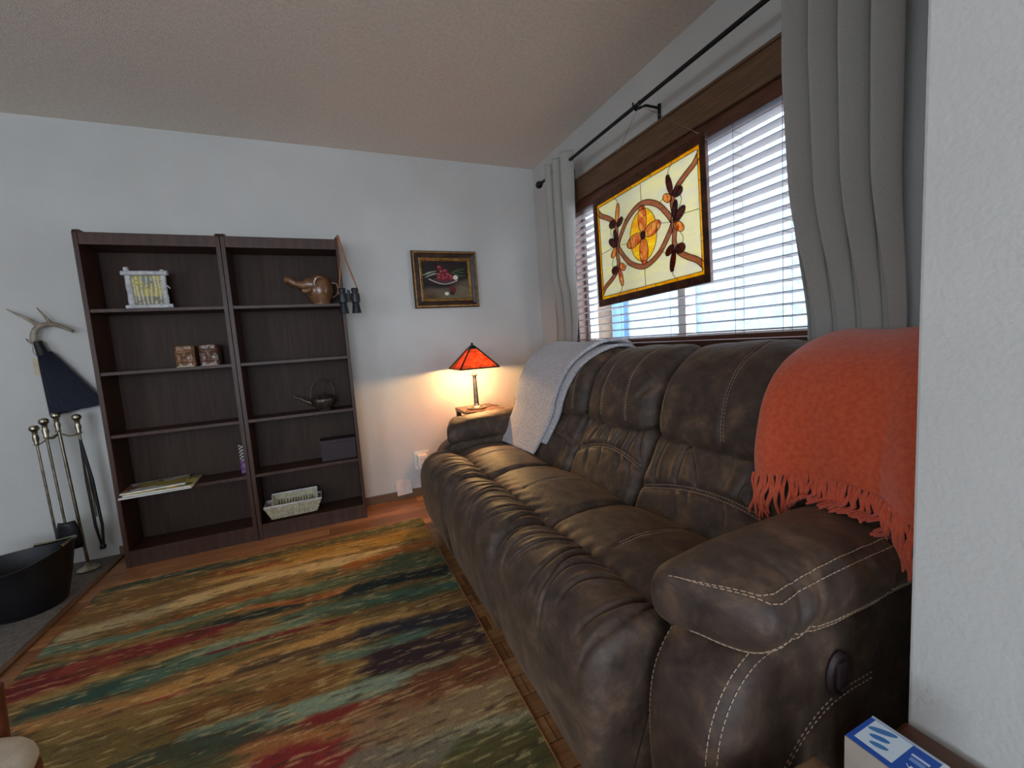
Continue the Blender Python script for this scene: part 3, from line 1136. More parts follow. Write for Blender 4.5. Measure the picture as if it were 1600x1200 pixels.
def head_disp(seed, lines, dent=None):
    def f(U, A, C, W, T):
        D = lumps(A, C, W, 0.009, 6, seed)
        D = D + 0.016 * np.sin(np.pi * T) ** 0.6 * (A < -0.2)
        for l in lines:
            e = (T - l - 0.03 * np.sin((C - 0.70) * 7)) * 0.58
            D = D - 0.0065 * np.exp(-(e / 0.009) ** 2) * (A < -0.15)
        # gather lines near the bottom seam
        g = np.sin(W * 80 + 5 * np.sin(C * 12 + seed)) * np.clip((0.79 - C) / 0.09, 0, 1) * (A < -0.4)
        D = D + 0.0015 * g
        if dent:
            e = (C - dent[0]) - dent[2] * (T - dent[1])
            D = D - 0.018 * np.exp(-(e / 0.012) ** 2) * np.exp(-((T - dent[1]) / 0.10) ** 2) * (A < -0.3)
        return D
    return f


def stitched(p, host, paths, r=0.0011):
    for k in range(0, len(paths), 2):
        mb = MB()
        for q in paths[k:k + 2]:
            p.stitch(mb, q, r)
        mb.build('stitching', M['stitch'], host)


for k in range(3):
    w1, w0 = seam[k] - 0.004, seam[k + 1] + 0.004
    sd = 11 + k * 5
    p = Pillow(SEAT_P, w0, w1, 0.035, seat_disp(sd), m=130, step=0.006)
    o = p.build('seat_cushion', SU, sofa)
    ua, ub = p.u_of(-0.90, 0.47), p.u_of(-0.66, 0.455)
    wm = (w0 + w1) / 2
    stitched(p, o, [[(ua, wm + 0.006), (ub, wm + 0.006)], [(ua, wm - 0.006), (ub, wm - 0.006)]])
    wa, wb = (w0, w1)
    if k == 0:
        wb = w1 + 0.012
    p = Pillow(ROLL_P, wa, wb, 0.045, roll_disp(sd + 1, w0, w1), m=200, step=0.0035)
    p.build('footrest_pad', SU, sofa)
    w1, w0 = bseam[k] - 0.006, bseam[k + 1] + 0.006
    p = Pillow(BACKL, w0, w1, 0.042, lumbar_disp(sd + 2, w0, w1), m=170, step=0.0045)
    o = p.build('lumbar_cushion', SU, sofa)
    paths = []
    for dz in (0.006, -0.006):
        q = []
        for t in np.linspace(0.04, 0.96, 24):
            q.append((p.u_z(float(arch(np.float64(t), sd + 2)) + dz), w0 + (w1 - w0) * t))
        paths.append(q)
    stitched(p, o, paths)
    lines = [(0.12, 0.88), (0.29, 0.66), (0.44, 0.92)][k]
    p = Pillow(BACKH, w0 + 0.003, w1 - 0.003, 0.068, head_disp(sd + 3, lines, (0.87, 0.10, -0.5) if k == 1 else None), m=170, step=0.006)
    o = p.build('headrest_cushion', SU, sofa)
    paths = []
    for l in lines:
        for dl in (-0.010, 0.010):
            q = []
            for f in np.linspace(0, 1, 14):
                t = l + dl + 0.03 * math.sin(0.2 + f * 2.0)
                q.append((p.u_z(0.74) * (1 - f) + p.u_top() * f, w0 + (w1 - w0) * t))
            paths.append(q)
    stitched(p, o, paths, 0.0008)

# frame behind and under the cushions
FR = [(-0.125, 0.08), (-0.122, 0.55), (-0.125, 0.93), (-0.15, 0.985), (-0.23, 0.965), (-0.31, 0.92), (-0.37, 0.80), (-0.41, 0.66), (-0.46, 0.50), (-0.52, 0.38), (-0.60, 0.25), (-0.60, 0.08)]
p = Pillow(FR, YN + 0.02, YF - 0.02, 0.07, lambda U, A, C, W, T: lumps(A, C, W, 0.006, 6, 3), m=120, step=0.02)
p.build('back_frame', SU, sofa)
WING = [(-0.125, 0.40), (-0.122, 0.55), (-0.125, 0.93), (-0.15, 0.985), (-0.25, 0.985), (-0.36, 0.95), (-0.465, 0.85), (-0.51, 0.73), (-0.54, 0.60), (-0.55, 0.45), (-0.35, 0.40)]
for a_, b_ in ((seam[0] - 0.02, YF - 0.02), (YN + 0.02, seam[3] + 0.02)):
    Pillow(WING, min(a_, b_), max(a_, b_), 0.055, lambda U, A, C, W, T: lumps(A, C, W, 0.006, 6, 8), m=110, step=0.01).build('back_wing', SU, sofa)
box('base_frame', (-1.02, -0.17, seam[3] + 0.01, seam[0] - 0.01, 0.05, 0.29), SU, sofa, 0.02)
for x in (-1.05, -0.22):
    for y in (YN + 0.08, YF - 0.08):
        b = MB()
        b.lathe([(0.022, 0.0), (0.028, 0.01), (0.03, 0.075)], (x, y, 0.0), 14)
        b.build('foot', M['dark_feet'], sofa, smooth='auto')

# arms: panelled base and a thick overstuffed pad
ARM_B = [(-1.045, 0.055), (-1.085, 0.10), (-1.098, 0.22), (-1.096, 0.34), (-1.078, 0.42), (-1.03, 0.488), (-0.95, 0.525), (-0.5, 0.535), (-0.16, 0.53),
         (-0.145, 0.30), (-0.15, 0.055), (-0.6, 0.05)]


def arm_shape(s):
    def f(A, C, W, T):
        return A, C, W
    return f


def pad(w_in, w_out, name, seed):
    """profile across the arm (y,z), swept from front to back"""
    s = 1 if w_in > w_out else -1           # s=1: near arm (outer is more negative y)
    yi, yo = w_in, w_out
    m_ = (yi + yo) / 2
    P_ = [(yi - 0.010 * s, 0.500), (yi + 0.016 * s, 0.53), (yi + 0.018 * s, 0.58), (yi - 0.010 * s, 0.622), (m_ + 0.03 * s, 0.642), (m_ - 0.03 * s, 0.640), (yo + 0.012 * s, 0.626),
          (yo - 0.018 * s, 0.595), (yo - 0.020 * s, 0.550), (yo + 0.004 * s, 0.510), (m_ - 0.03 * s, 0.496), (m_ + 0.03 * s, 0.496)]

    def disp(U, A, C, W, T):
        D = lumps(A, W, C, 0.006, 7, seed)
        front = np.clip((-0.70 - W) / 0.3, 0, 1)
        side = np.exp(-((C - 0.592) / 0.05) ** 2) * (s * (A - m_) < 0)
        D = D + 0.0028 * np.sin(W * 60 + 4 * np.sin(W * 9 + C * 20)) * side
        for cw, dp in ((-0.93, 1.0), (-0.87, 0.6), (-0.60, 0.7)):
            e = W - cw - 0.5 * (C - 0.60)
            D = D - 0.008 * dp * np.exp(-(e / 0.012) ** 2) * np.clip((0.66 - C) / 0.03, 0, 1) * (s * (A - m_) < 0.02)
        return D

    def shape(A, C, W, T):
        # T 0 = front (x=-1.13) .. 1 = back
        lift = 0.020 * np.sin(np.pi * np.clip(T, 0, 1) ** 0.85) - 0.04 * np.clip((T - 0.62) / 0.38, 0, 1)
        drop = -0.02 * np.clip((0.16 - T) / 0.16, 0, 1)
        C2 = C + lift * np.clip((C - 0.47) / 0.15, 0, 1) + drop * 0.5
        # the front edge is set back on the outer side
        out = np.clip((yi - A) / (yi - yo), 0, 1)
        fr = np.clip((0.30 - T) / 0.30, 0, 1)
        return A, C2 + 0.018 * out * fr * np.clip((0.60 - C) / 0.06, 0, 1), W + 0.065 * out * fr
    p = Pillow(P_, -1.065 if s > 0 else -1.03, -0.19, 0.052, disp, m=150, step=0.006, axis='x', shape=shape, radial=True)
    o = p.build(name, SU, sofa)
    paths = []
    for z0, yy in ((0.622, yo + 0.010 * s), (0.610, yo - 0.004 * s), (0.534, yo - 0.012 * s), (0.522, yo - 0.004 * s)):
        g = p.G[p.J // 2]
        # profile index by un-lifted profile
        Q, _ = resample(chaikin(P_, 2), 150)
        u = int(np.argmin((Q[:, 0] - yy) ** 2 + (Q[:, 1] - z0) ** 2)) / 150
        f0 = p.w0
        tail = [(u, x) for x in np.linspace(f0 + 0.07, -0.25, 26)]
        if z0 > 0.58:
            head = [(u * (1 - k) + (u - 0.27) * k, f0 + 0.012 + 0.035 * (1 - k) ** 3) for k in np.linspace(1, 0.05, 14)]
        else:
            head = [(u * (1 - k) + (u + 0.22) * k, f0 + 0.012 + 0.035 * (1 - k) ** 3) for k in np.linspace(1, 0.05, 14)]
        paths.append(head + tail)
    stitched(p, o, paths)
    return p


for (wi, wo, sd) in ((seam[0] + 0.002, YF, 61), (seam[3] - 0.002, YN, 71)):
    w0, w1 = min(wi, wo), max(wi, wo)
    p = Pillow(ARM_B, w0 + 0.004, w1 - 0.004, 0.05, lambda U, A, C, W, T: lumps(A, C, W, 0.006, 5, 9), m=170, step=0.008)
    o = p.build('arm_panel', SU, sofa)
    wf = (w0 + 0.020) if wo < wi else (w1 - 0.020)
    wf2 = (w0 + 0.034) if wo < wi else (w1 - 0.034)
    q1, q2, q3 = [], [], []
    for (x, z) in [(-0.93, 0.53), (-0.98, 0.517), (-1.03, 0.488), (-1.078, 0.42), (-1.096, 0.34), (-1.098, 0.22), (-1.085, 0.10)]:
        u = p.u_of(x, z)
        q1.append((u, wf))
        q2.append((u, wf2))
        q3.append((u, (w1 - 0.016) if wo < wi else (w0 + 0.016)))
    stitched(p, o, [q1, q2, q3])
    pad(wi, wo, 'arm_pad', sd)

# recliner handle on the near outer side
b = MB()
hc = (-0.782, YN + 0.003, 0.415)
V, F = [], []
b.lathe([(0.045, 0.0), (0.047, 0.004), (0.042, 0.010), (0.036, 0.011), (0.032, 0.004), (0.005, 0.003)], (0, 0, 0), 28, 0.72, 1.0)
b.V = [(hc[0] + v[0], hc[1] - v[2], hc[2] + v[1]) for v in b.V]
h = b.build('recliner_handle', M['darkbox'], sofa, smooth='auto')
b = MB()
b.box(hc[0] - 0.012, hc[0] + 0.016, hc[1] - 0.014, hc[1] - 0.003, hc[2] - 0.024, hc[2] + 0.030, b=0.004)
b.build('lever', M['darkbox'], h)
b = MB()
for o_ in (0.0, 0.013):
    q = chaikin([(-0.66, 0.368 - o_), (-0.78, 0.372 - o_), (-0.88, 0.335 - o_), (-0.955, 0.26 - o_), (-0.975, 0.20)], 2, closed=False)
    q, L_ = resample(q, 60, closed=False)
    for k in range(0, 58, 2):
        b.tube([(q[k][0], YN + 0.0035, q[k][1]), (q[k + 1][0], YN + 0.0035, q[k + 1][1])], 0.0011, 4)
b.build('stitching', M['stitch'], h)

# ------------------------------------------------------------------ throws


def drape(name, path, edge, mat_, thick, wave, label, cat, ny=110, npth=120, holder=None):
    P_, L_ = resample(chaikin(path, 2, closed=False), npth, closed=False)
    T_ = np.gradient(P_, axis=0)
    T_ /= np.linalg.norm(T_, axis=1)[:, None]
    N_ = np.stack([-T_[:, 1], T_[:, 0]], 1)
    if N_[npth // 4, 0] > 0:
        N_ = -N_
    V = []
    G = np.zeros((npth, ny, 3))
    for i in range(npth):
        s = i / (npth - 1)
        y0, y1 = edge(s)
        for j in range(ny):
            t = j / (ny - 1)
            y = y0 + (y1 - y0) * t
            d = wave(s, t, y)
            dz = d[1] if isinstance(d, tuple) else 0
            dd = d[0] if isinstance(d, tuple) else d
            G[i, j] = (P_[i, 0] + N_[i, 0] * dd, y, P_[i, 1] + N_[i, 1] * dd + dz)
    if holder is None:
        holder = root_of(name, (float(G[0, ny // 2, 0]), float(G[0, ny // 2, 1]), float(G[:, :, 2].min())), label, cat)
    o = link_mesh('blanket_cloth', G.reshape(-1, 3), grid_faces(npth, ny), mat_, holder)
    sm = o.modifiers.new('thick', 'SOLIDIFY')
    sm.thickness = thick
    sm.offset = 0
    return holder, G, o


tp = [(-0.665, 0.475), (-0.640, 0.52), (-0.605, 0.60), (-0.565, 0.70), (-0.560, 0.78), (-0.532, 0.87), (-0.475, 0.968), (-0.37, 1.036), (-0.26, 1.058), (-0.16, 1.044),
      (-0.122, 1.00), (-0.115, 0.94)]
h1, G1, _ = drape('grey_throw_blanket', tp, lambda s: (-0.652 - 0.075 * min(1, s * 2.2), -1.09 - 0.19 * min(1, s * 1.5)), M['sherpa'], 0.016,
                  lambda s, t, y: (0.006 + 0.006 * math.sin(t * 5 + s * 3) + 0.004 * float(vnoise(np.float64(t * 9), np.float64(s * 12), 5)), 0.012 * (t - 0.5) * (1 - s)),
                  'pale lavender-grey fleece throw folded over the far end of the sofa back', 'blanket')
tp2 = [(-0.625, 0.545)] + [(x + 0.006, z) for x, z in tp[2:]]
drape('', tp2, lambda s: (-1.04, -1.145 - 0.185 * min(1, s * 1.5)), M['sherpa'], 0.014,
      lambda s, t, y: -0.012 + 0.004 * math.sin(t * 3 + s * 3), '', '', ny=24, holder=h1)

op = [(-0.560, 0.690), (-0.565, 0.74), (-0.556, 0.80), (-0.535, 0.90), (-0.475, 0.985), (-0.37, 1.038), (-0.26, 1.056), (-0.16, 1.042),
      (-0.124, 1.00), (-0.115, 0.92)]


def owave(s, t, y):
    k = max(0.0, 1 - s / 0.5)
    d = 0.006 + k * (0.012 * math.sin(t * 7.5 + 0.8) + 0.005 * math.sin(t * 15 + s * 4)) + 0.003 * math.sin(t * 12 + s * 9)
    rise = 0.025 * math.sin(t * 3.1) * k - 0.0 * k
    # soft rounding of the shoulder at the far edge
    if t < 0.16:
        d -= 0.012 * (1 - t / 0.16) ** 2 * min(1, s / 0.4)
    return (d + 0.05 * k * max(0, t - 0.75) / 0.25, rise)


h2, G2, _ = drape('orange_wool_blanket', op, lambda s: (-2.325 - 0.0 * min(1, s * 1.5), -2.70), M['orange'], 0.006, owave,
                  'burnt orange wool blanket with long fringe over the near end of the sofa back', 'blanket')
rr = random.Random(5)
ntas = 60
for k in range(ntas):
    j = int((k + 0.5) / ntas * (G2.shape[1] - 1))
    p = G2[0, j]
    L_ = 0.118 * rr.uniform(0.85, 1.12)
    ph, am = rr.uniform(0, 6.28), rr.uniform(0.001, 0.005)
    sw = rr.uniform(-0.014, 0.014) - 0.018 * max(0, (k / ntas - 0.4))
    pts = []
    for i in range(11):
        t = i / 10
        z = p[2] - L_ * t + 0.004
        x = p[0] - 0.004 + am * math.sin(t * 7 + ph) - 0.006 * math.sin(t * 3)
        y = p[1] + sw * t * t + am * math.cos(t * 8 + ph)
        if y < -2.42:                      # over the arm pad: lie on it, trailing forward
            lim = 0.668 - 1.6 * max(0, -2.615 - y) - 1.2 * max(0, y + 2.455)
            if z < lim:
                x -= 0.8 * (lim - z)
                z = lim
        pts.append((x, y, z))
    b = MB()
    b.tube(pts, [0.0038] * 9 + [0.0034, 0.0022], 6)
    b.build('tassel', M['orange'], h2, smooth='auto')

# ------------------------------------------------------------------ bookcases


def bookcase(x0, x1, label):
    r = root_of('bookcase', ((x0 + x1) / 2, -0.12, 0), label, 'bookcase', 'dark walnut bookcases side by side')
    yb, yf, T = -0.016, -0.222, 0.020
    W = M['shelfwood']
    for xa in (x0, x1 - T):
        b = MB()
        poly = [(yb, 0.0), (yf, 0.0), (yf, 1.795), (yf + 0.010, 1.812), (yf + 0.03, 1.818), (yb, 1.818)]
        b.prism(poly, lambda a, c, d: (d, a, c), xa, xa + T)
        b.build('side_panel', W, r)
    box('back_panel', (x0 + T, x1 - T, yb - 0.006, yb, 0.05, 1.80), M['shelfback'], r)
    box('top_board', (x0 + T, x1 - T, yf + 0.012, yb - 0.006, 1.738, 1.756), W, r, 0.001)
    box('header_rail', (x0 + T, x1 - T, yf + 0.004, yf + 0.020, 1.738, 1.800), W, r, 0.002)
    for z in (1.408, 1.076, 0.738, 0.404):
        box('shelf', (x0 + T, x1 - T, yf + 0.006, yb - 0.006, z - 0.018, z), W, r, 0.0015)
    box('bottom_board', (x0 + T, x1 - T, yf + 0.006, yb - 0.006, 0.072, 0.090), W, r, 0.0015)
    box('kick_board', (x0 + T, x1 - T, yf + 0.006, yf + 0.020, 0.0, 0.072), W, r, 0.001)
    return r


bookcase(-2.758, -2.128, 'dark walnut bookcase on the left, holding magazines and a white twig frame')
bookcase(-2.124, -1.500, 'dark walnut bookcase on the right, holding an elephant teapot and wicker trays')


def paint(name, w, h, fn, place, parent, nu=90, nv=90):
    """small flat picture: colour attribute per vertex, fn(u,v) -> srgb arrays 0..255"""
    u, v = np.meshgrid(np.linspace(0, 1, nu), np.linspace(0, 1, nv))
    Cc = fn(u, v)
    V = [place(a, c) for a, c in zip(u.ravel() * w - w / 2, v.ravel() * h)]
    o = link_mesh(name, V, grid_faces(nv, nu), M['painted'], parent, smooth=False)
    set_col(o, Cc.reshape(-1, 3))
    return o


def set_col(o, Crgb):
    c = np.clip(Crgb, 0, 255) / 255.0
    lin = np.where(c <= 0.04045, c / 12.92, ((c + 0.055) / 1.055) ** 2.4)
    a = o.data.color_attributes.new('col', 'FLOAT_COLOR', 'POINT')
    full = np.ones((len(o.data.vertices), 4), dtype=np.float32)
    full[:, :3] = lin
    a.data.foreach_set('color', full.ravel())


def blend(C, mask, col):
    return C * (1 - mask[..., None]) + np.array(col, float) * mask[..., None]


# twig picture frame
r = root_of('twig_picture_frame', (-2.505, -0.13, 1.408), 'small square white twig frame with a yellow birch forest picture, on the top left shelf', 'picture frame')
fy = -0.135
cx = -2.505


def stick(p0, p1, rad, seed):
    q = random.Random(seed)
    pts = []
    for k in range(9):
        t = k / 8
        pts.append(tuple(p0[i] + (p1[i] - p0[i]) * t + q.uniform(-0.002, 0.002) for i in range(3)))
    return pts, [rad * q.uniform(0.86, 1.14) for _ in range(9)]


for i, (p0, p1, rad) in enumerate([((cx - 0.080, fy, 1.421), (cx - 0.090, fy + 0.01, 1.640), 0.0135), ((cx + 0.075, fy, 1.421), (cx + 0.070, fy + 0.01, 1.628), 0.0125),
                                   ((cx - 0.105, fy - 0.012, 1.4215), (cx + 0.105, fy - 0.012, 1.4235), 0.0130), ((cx - 0.108, fy - 0.004, 1.607), (cx + 0.098, fy - 0.004, 1.605), 0.0125)]):
    pts, rs = stick(p0, p1, rad, i)
    MB().tube(pts, rs, 9).build('birch_twig', M['birch'], r, smooth='auto')
MB().tube([(cx + 0.075, fy, 1.54), (cx + 0.092, fy - 0.004, 1.532), (cx + 0.100, fy - 0.006, 1.520)], [0.005, 0.004, 0.003], 6).build('twig_stub', M['birch'], r)


def birch(u, v):
    C = np.zeros(u.shape + (3,)) + np.array([150, 140, 92])
    C = blend(C, np.clip(1.5 * (v - 0.75), 0, 1), (110, 130, 160))
    C = blend(C, (fbm(u * 9, v * 7, 3) > 0.5) * 0.7 * (v > 0.3), (196, 182, 84))
    C = blend(C, np.exp(-(((u - .5) / .16) ** 2 + ((v - .78) / .09) ** 2)) * 0.9, (120, 130, 150))
    C = blend(C, (v < 0.3) * 0.6, (118, 116, 112))
    for k, uu in enumerate((.08, .2, .33, .47, .6, .72, .84, .94)):
        w = 0.022 + 0.012 * hash2(np.float64(k), np.float64(2), 1)
        C = blend(C, np.exp(-((u - uu - 0.02 * np.sin(v * 5 + k)) / w) ** 2) * (fbm(u * 3 + k, v * 16, 6) > 0.36) * 0.9, (222, 216, 200))
    return C


paint('forest_picture', 0.15, 0.18, birch, lambda a, c: (cx - 0.006 + a, fy + 0.006 + 0.04 * c, 1.428 + c), r)
box('backing', (cx - 0.085, cx + 0.075, fy + 0.018, fy + 0.024, 1.415, 1.61), M['shelfback'], r)

# two clay face cups
for i, (cx2, cz, lab, mt, tw) in enumerate([(-2.377, 1.076, 'square brown clay block with a carved face, left of the pair on the second shelf', M['clay'], 1.0),
                                       (-2.262, 1.076, 'reddish brown clay block with a knobbly face, right of the pair on the second shelf', M['claydark'], -1.0)]):
    r = root_of('clay_face_block', (cx2, -0.13, cz), lab, 'ornament', 'carved clay blocks on the second shelf')
    n = 26
    hw = 0.0485
    hh = 0.121
    V, F = [], []
    rows = 30
    for j in range(rows + 1):
        z = hh * j / rows
        for k in range(4 * n):
            sgm, t = divmod(k, n)
            t = t / n * 2 - 1
            c4 = [(t, -1), (1, t), (-t, 1), (-1, -t)][sgm]
            x, y = c4[0] * hw, c4[1] * hw
            rr_ = max(abs(x), abs(y)) / math.hypot(x, y) if 0 else 1
            ln = math.hypot(x, y)
            lim = hw * 1.20
            if ln > lim:
                x, y = x * lim / ln, y * lim / ln
            if sgm == 0:
                a, c = x / hw, (z / hh - 0.5) * 2
                dd = 0.013 * math.exp(-((a / 0.20) ** 2 + ((c - 0.05) / 0.42) ** 2))
                dd += 0.010 * math.exp(-(((abs(a) - 0.45) / 0.25) ** 2 + ((c - 0.38) / 0.13) ** 2))
                dd -= 0.008 * math.exp(-(((abs(a) - 0.42) / 0.17) ** 2 + ((c - 0.16) / 0.12) ** 2))
                dd += 0.008 * math.exp(-((a / 0.42) ** 2 + ((c + 0.50) / 0.10) ** 2)) - 0.009 * math.exp(-((a / 0.36) ** 2 + ((c + 0.66) / 0.06) ** 2))
                dd += 0.004 * (float(vnoise(np.float64(a * 4 + i * 9), np.float64(c * 4), 8)) - 0.5)
                y -= dd
            zz = z
            if j in (0, rows):
                x, y = x * 0.94, y * 0.94
            V.append((cx2 + x, -0.13 + y, cz + zz))
    for j in range(rows):
        for k in range(4 * n):
            k2 = (k + 1) % (4 * n)
            F.append((j * 4 * n + k, j * 4 * n + k2, (j + 1) * 4 * n + k2, (j + 1) * 4 * n + k))
    F.append(tuple(range(4 * n))[::-1])
    F.append(tuple(rows * 4 * n + k for k in range(4 * n)))
    link_mesh('face_block', V, F, mt, r, smooth=True)
    b = MB()
    b.box(cx2 - 0.040, cx2 + 0.040, -0.18, -0.09, cz + 0.0, cz + 0.006, b=0.002)
    b.build('foot_rim', M['clayrim'], r)

# elephant teapot
ex, ey, ez = -1.645, -0.125, 1.408
r = root_of('elephant_teapot', (ex, ey, ez), 'brown clay elephant teapot with raised trunk spout, on the top right shelf', 'teapot')
b = MB()
b.lathe([(0.040, 0.0), (0.052, 0.004), (0.054, 0.018), (0.060, 0.03), (0.076, 0.06), (0.082, 0.095), (0.076, 0.13), (0.060, 0.16), (0.036, 0.184), (0.010, 0.194), (0.001, 0.195)],
        (ex + 0.012, ey, ez), 36, 1.0, 0.86)
b.V = [(v[0] - 0.004 * math.sin((v[2] - ez) * 20), v[1], v[2]) for v in b.V]
b.build('body', M['clay'], r, smooth='auto')
b = MB()
b.tube([(ex - 0.020, ey - 0.02, ez + 0.125), (ex - 0.06, ey - 0.03, ez + 0.128), (ex - 0.09, ey - 0.035, ez + 0.122), (ex - 0.125, ey - 0.035, ez + 0.130), (ex - 0.16, ey - 0.035, ez + 0.152), (ex - 0.182, ey - 0.035, ez + 0.158)],
       [0.05, 0.040, 0.026, 0.019, 0.019, 0.026], 18)
b.build('trunk_spout', M['clay'], r, smooth='auto')
b = MB()
b.tube([(ex - 0.183, ey - 0.035, ez + 0.1582), (ex - 0.1845, ey - 0.035, ez + 0.1586)], [0.019, 0.019], 16)
b.build('spout_opening', M['castiron'], r)
for sy in (-1, 1):
    b = MB()
    pts = []
    for k in range(12):
        t = k / 11 * math.pi * 1.5 + 0.5
        pts.append((ex + 0.012 + 0.032 * math.cos(t), ey + sy * (0.066 + 0.006 * math.sin(t)), ez + 0.125 + 0.040 * math.sin(t)))
    b.tube(pts, [0.004, 0.007, 0.009, 0.010, 0.010, 0.010, 0.010, 0.010, 0.009, 0.008, 0.006, 0.003], 8)
    b.build('ear', M['clay'], r, smooth='auto')
b = MB()
b.tube([(ex - 0.045, ey - 0.05, ez + 0.09), (ex - 0.075, ey - 0.06, ez + 0.082), (ex - 0.092, ey - 0.062, ez + 0.086)], [0.018, 0.014, 0.010], 10)
b.build('mouth', M['clay'], r, smooth='auto')
b = MB()
b.tube([(ex + 0.08, ey, ez + 0.14), (ex + 0.112, ey, ez + 0.135), (ex + 0.118, ey, ez + 0.10), (ex + 0.105, ey, ez + 0.06), (ex + 0.075, ey, ez + 0.045)], 0.008, 10)
b.build('handle', M['claydark'], r, smooth='auto')
b = MB()
b.lathe([(0.05, 0.0), (0.053, 0.003), (0.05, 0.008)], (ex + 0.012, ey, ez), 30, 1, 0.86)
b.build('foot_rim', M['clayrim'], r)

# cast iron kettle
kx, ky, kz = -1.688, -0.125, 0.738
r = root_of('iron_kettle', (kx, ky, kz), 'dark cast iron kettle with tall hoop handle and thin spout, on the right bookcase', 'kettle')
b = MB()
b.lathe([(0.036, 0.0), (0.040, 0.006), (0.046, 0.014), (0.068, 0.036), (0.078, 0.06), (0.074, 0.074), (0.050, 0.084), (0.046, 0.086)], (kx, ky, kz), 36)
b.build('body', M['castiron'], r, smooth='auto')
b = MB()
b.lathe([(0.047, 0.086), (0.040, 0.093), (0.015, 0.097), (0.006, 0.099), (0.009, 0.106), (0.004, 0.112)], (kx, ky, kz), 28)
b.build('lid', M['castiron'], r, smooth='auto')
b = MB()
b.tube([(kx - 0.062, ky, kz + 0.045), (kx - 0.10, ky, kz + 0.065), (kx - 0.14, ky, kz + 0.090), (kx - 0.168, ky, kz + 0.102)], [0.018, 0.012, 0.008, 0.006], 12)
b.build('spout', M['castiron'], r, smooth='auto')
b = MB()
b.tube([(kx + 0.070 * math.cos(a), ky, kz + 0.085 + 0.112 * max(0, math.sin(a)) ** 0.8) for a in np.linspace(math.pi, 0, 22)], 0.0045, 8)
b.build('hoop_handle', M['castiron'], r, smooth='auto')
b = MB()
b.lathe([(0.0375, 0.0), (0.041, 0.002), (0.0385, 0.006)], (kx, ky, kz), 24)
b.build('foot_rim', M['nickel'], r)

# tall patterned tin
r = root_of('patterned_tin', (-2.168, -0.12, 0.404), 'narrow upright box with zigzag black top and purple base, beside the bookcase divider', 'box')
b = MB()
b.box(-2.186, -2.152, -0.137, -0.103, 0.404, 0.585, b=0.004)
b.build('box_body', M['darkbox'], r)


def tinpat(u, v):
    C = np.zeros(u.shape + (3,)) + np.array([120, 84, 140])
    n = fbm(u * 4, v * 16, 4)
    C = blend(C, (n > 0.5) * 0.8, (70, 38, 90))
    C = blend(C, (n > 0.62) * 0.8, (190, 150, 190))
    d = np.abs(u - 0.5) + v * 5
    zig = (np.sin(d * 11) > 0)
    top = v > 0.46
    C = blend(C, top * 1.0, (24, 22, 26))
    C = blend(C, top * zig * 1.0, (190, 184, 176))
    return C


paint('printed_front', 0.032, 0.177, tinpat, lambda a, c: (-2.169 + a, -0.1375, 0.406 + c), r, 40, 120)

# dark box
r = root_of('storage_box', (-1.625, -0.115, 0.404), 'low dark plum-brown lidded box in the right bookcase, below the kettle', 'box')
box('box_body', (-1.735, -1.522, -0.165, -0.06, 0.404, 0.515), M['darkbox'], r, 0.004)
box('lid', (-1.737, -1.521, -0.168, -0.058, 0.515, 0.540), M['darkbox'], r, 0.004)

# wicker trays
def tray(name, cx_, cy_, z0, wb, db, wt, dt, h, tilt, label):
    r = root_of(name, (cx_, cy_, z0), label, 'basket', 'cream wicker trays on the bottom right shelf')
    tz = Matrix.Rotation(tilt[2], 4, 'Z') @ Matrix.Rotation(tilt[0], 4, 'X') @ Matrix.Rotation(tilt[1], 4, 'Y')

    def X(p):
        v = tz @ Vector(p)
        return (cx_ + v.x, cy_ + v.y, z0 + v.z)
    b = MB()
    rows = 9
    for k in range(rows):
        t = k / (rows - 1)
        w, d, z = wb + (wt - wb) * t, db + (dt - db) * t, 0.006 + (h - 0.008) * t
        pts = []
        per = [(-w, -d), (w, -d), (w, d), (-w, d)]
        for a in range(4):
            p, q = per[a], per[(a + 1) % 4]
            L_ = math.hypot(q[0] - p[0], q[1] - p[1])
            m_ = max(4, int(L_ / 0.012))
            for i in range(m_):
                f = i / m_
                s = 0.0016 * (1 if (i + k) % 2 else -1)
                nx, ny = (q[1] - p[1]) / L_, -(q[0] - p[0]) / L_
                pts.append(X((p[0] + (q[0] - p[0]) * f + nx * s, p[1] + (q[1] - p[1]) * f + ny * s, z)))
        b.tube(pts, 0.0042, 5, closed=True)
    b.build('woven_side', M['wicker'], r, smooth='auto')
    b = MB()
    for k in range(int(2 * wb / 0.016)):
        x = -wb + 0.008 + k * 0.016
        b.tube([X((x, -db, 0.005)), X((x, db, 0.005))], 0.0045, 5)
    b.build('woven_base', M['wicker'], r, smooth='auto')
    b = MB()
    b.tube([X(p) for p in [(-wt, -dt, h), (wt, -dt, h), (wt, dt, h), (-wt, dt, h)]], 0.0065, 8, closed=True)
    b.build('rim', M['birch'], r)
    b = MB()
    for k in range(int(2 * wb / 0.014)):
        f = (k + 0.5) / int(2 * wb / 0.014)
        for sgn in (-1, 1):
            b.tube([X((-wb + 2 * wb * f, sgn * (db + 0.004), 0.004)), X((-wt + 2 * wt * f, sgn * (dt + 0.002), h))], 0.0026, 5)
    b.build('stake', M['wicker'], r)
    return r


tray('wicker_tray', -1.925, -0.135, 0.0985, 0.128, 0.050, 0.160, 0.066, 0.085, (0.0, 0.0, 0.02),
     'larger rectangular cream wicker tray on the bottom right shelf, holding a smaller one')
tray('wicker_tray', -1.915, -0.112, 0.158, 0.112, 0.040, 0.128, 0.050, 0.060, (0.75, 0.0, 0.02),
     'smaller cream wicker tray standing tilted inside the larger one')

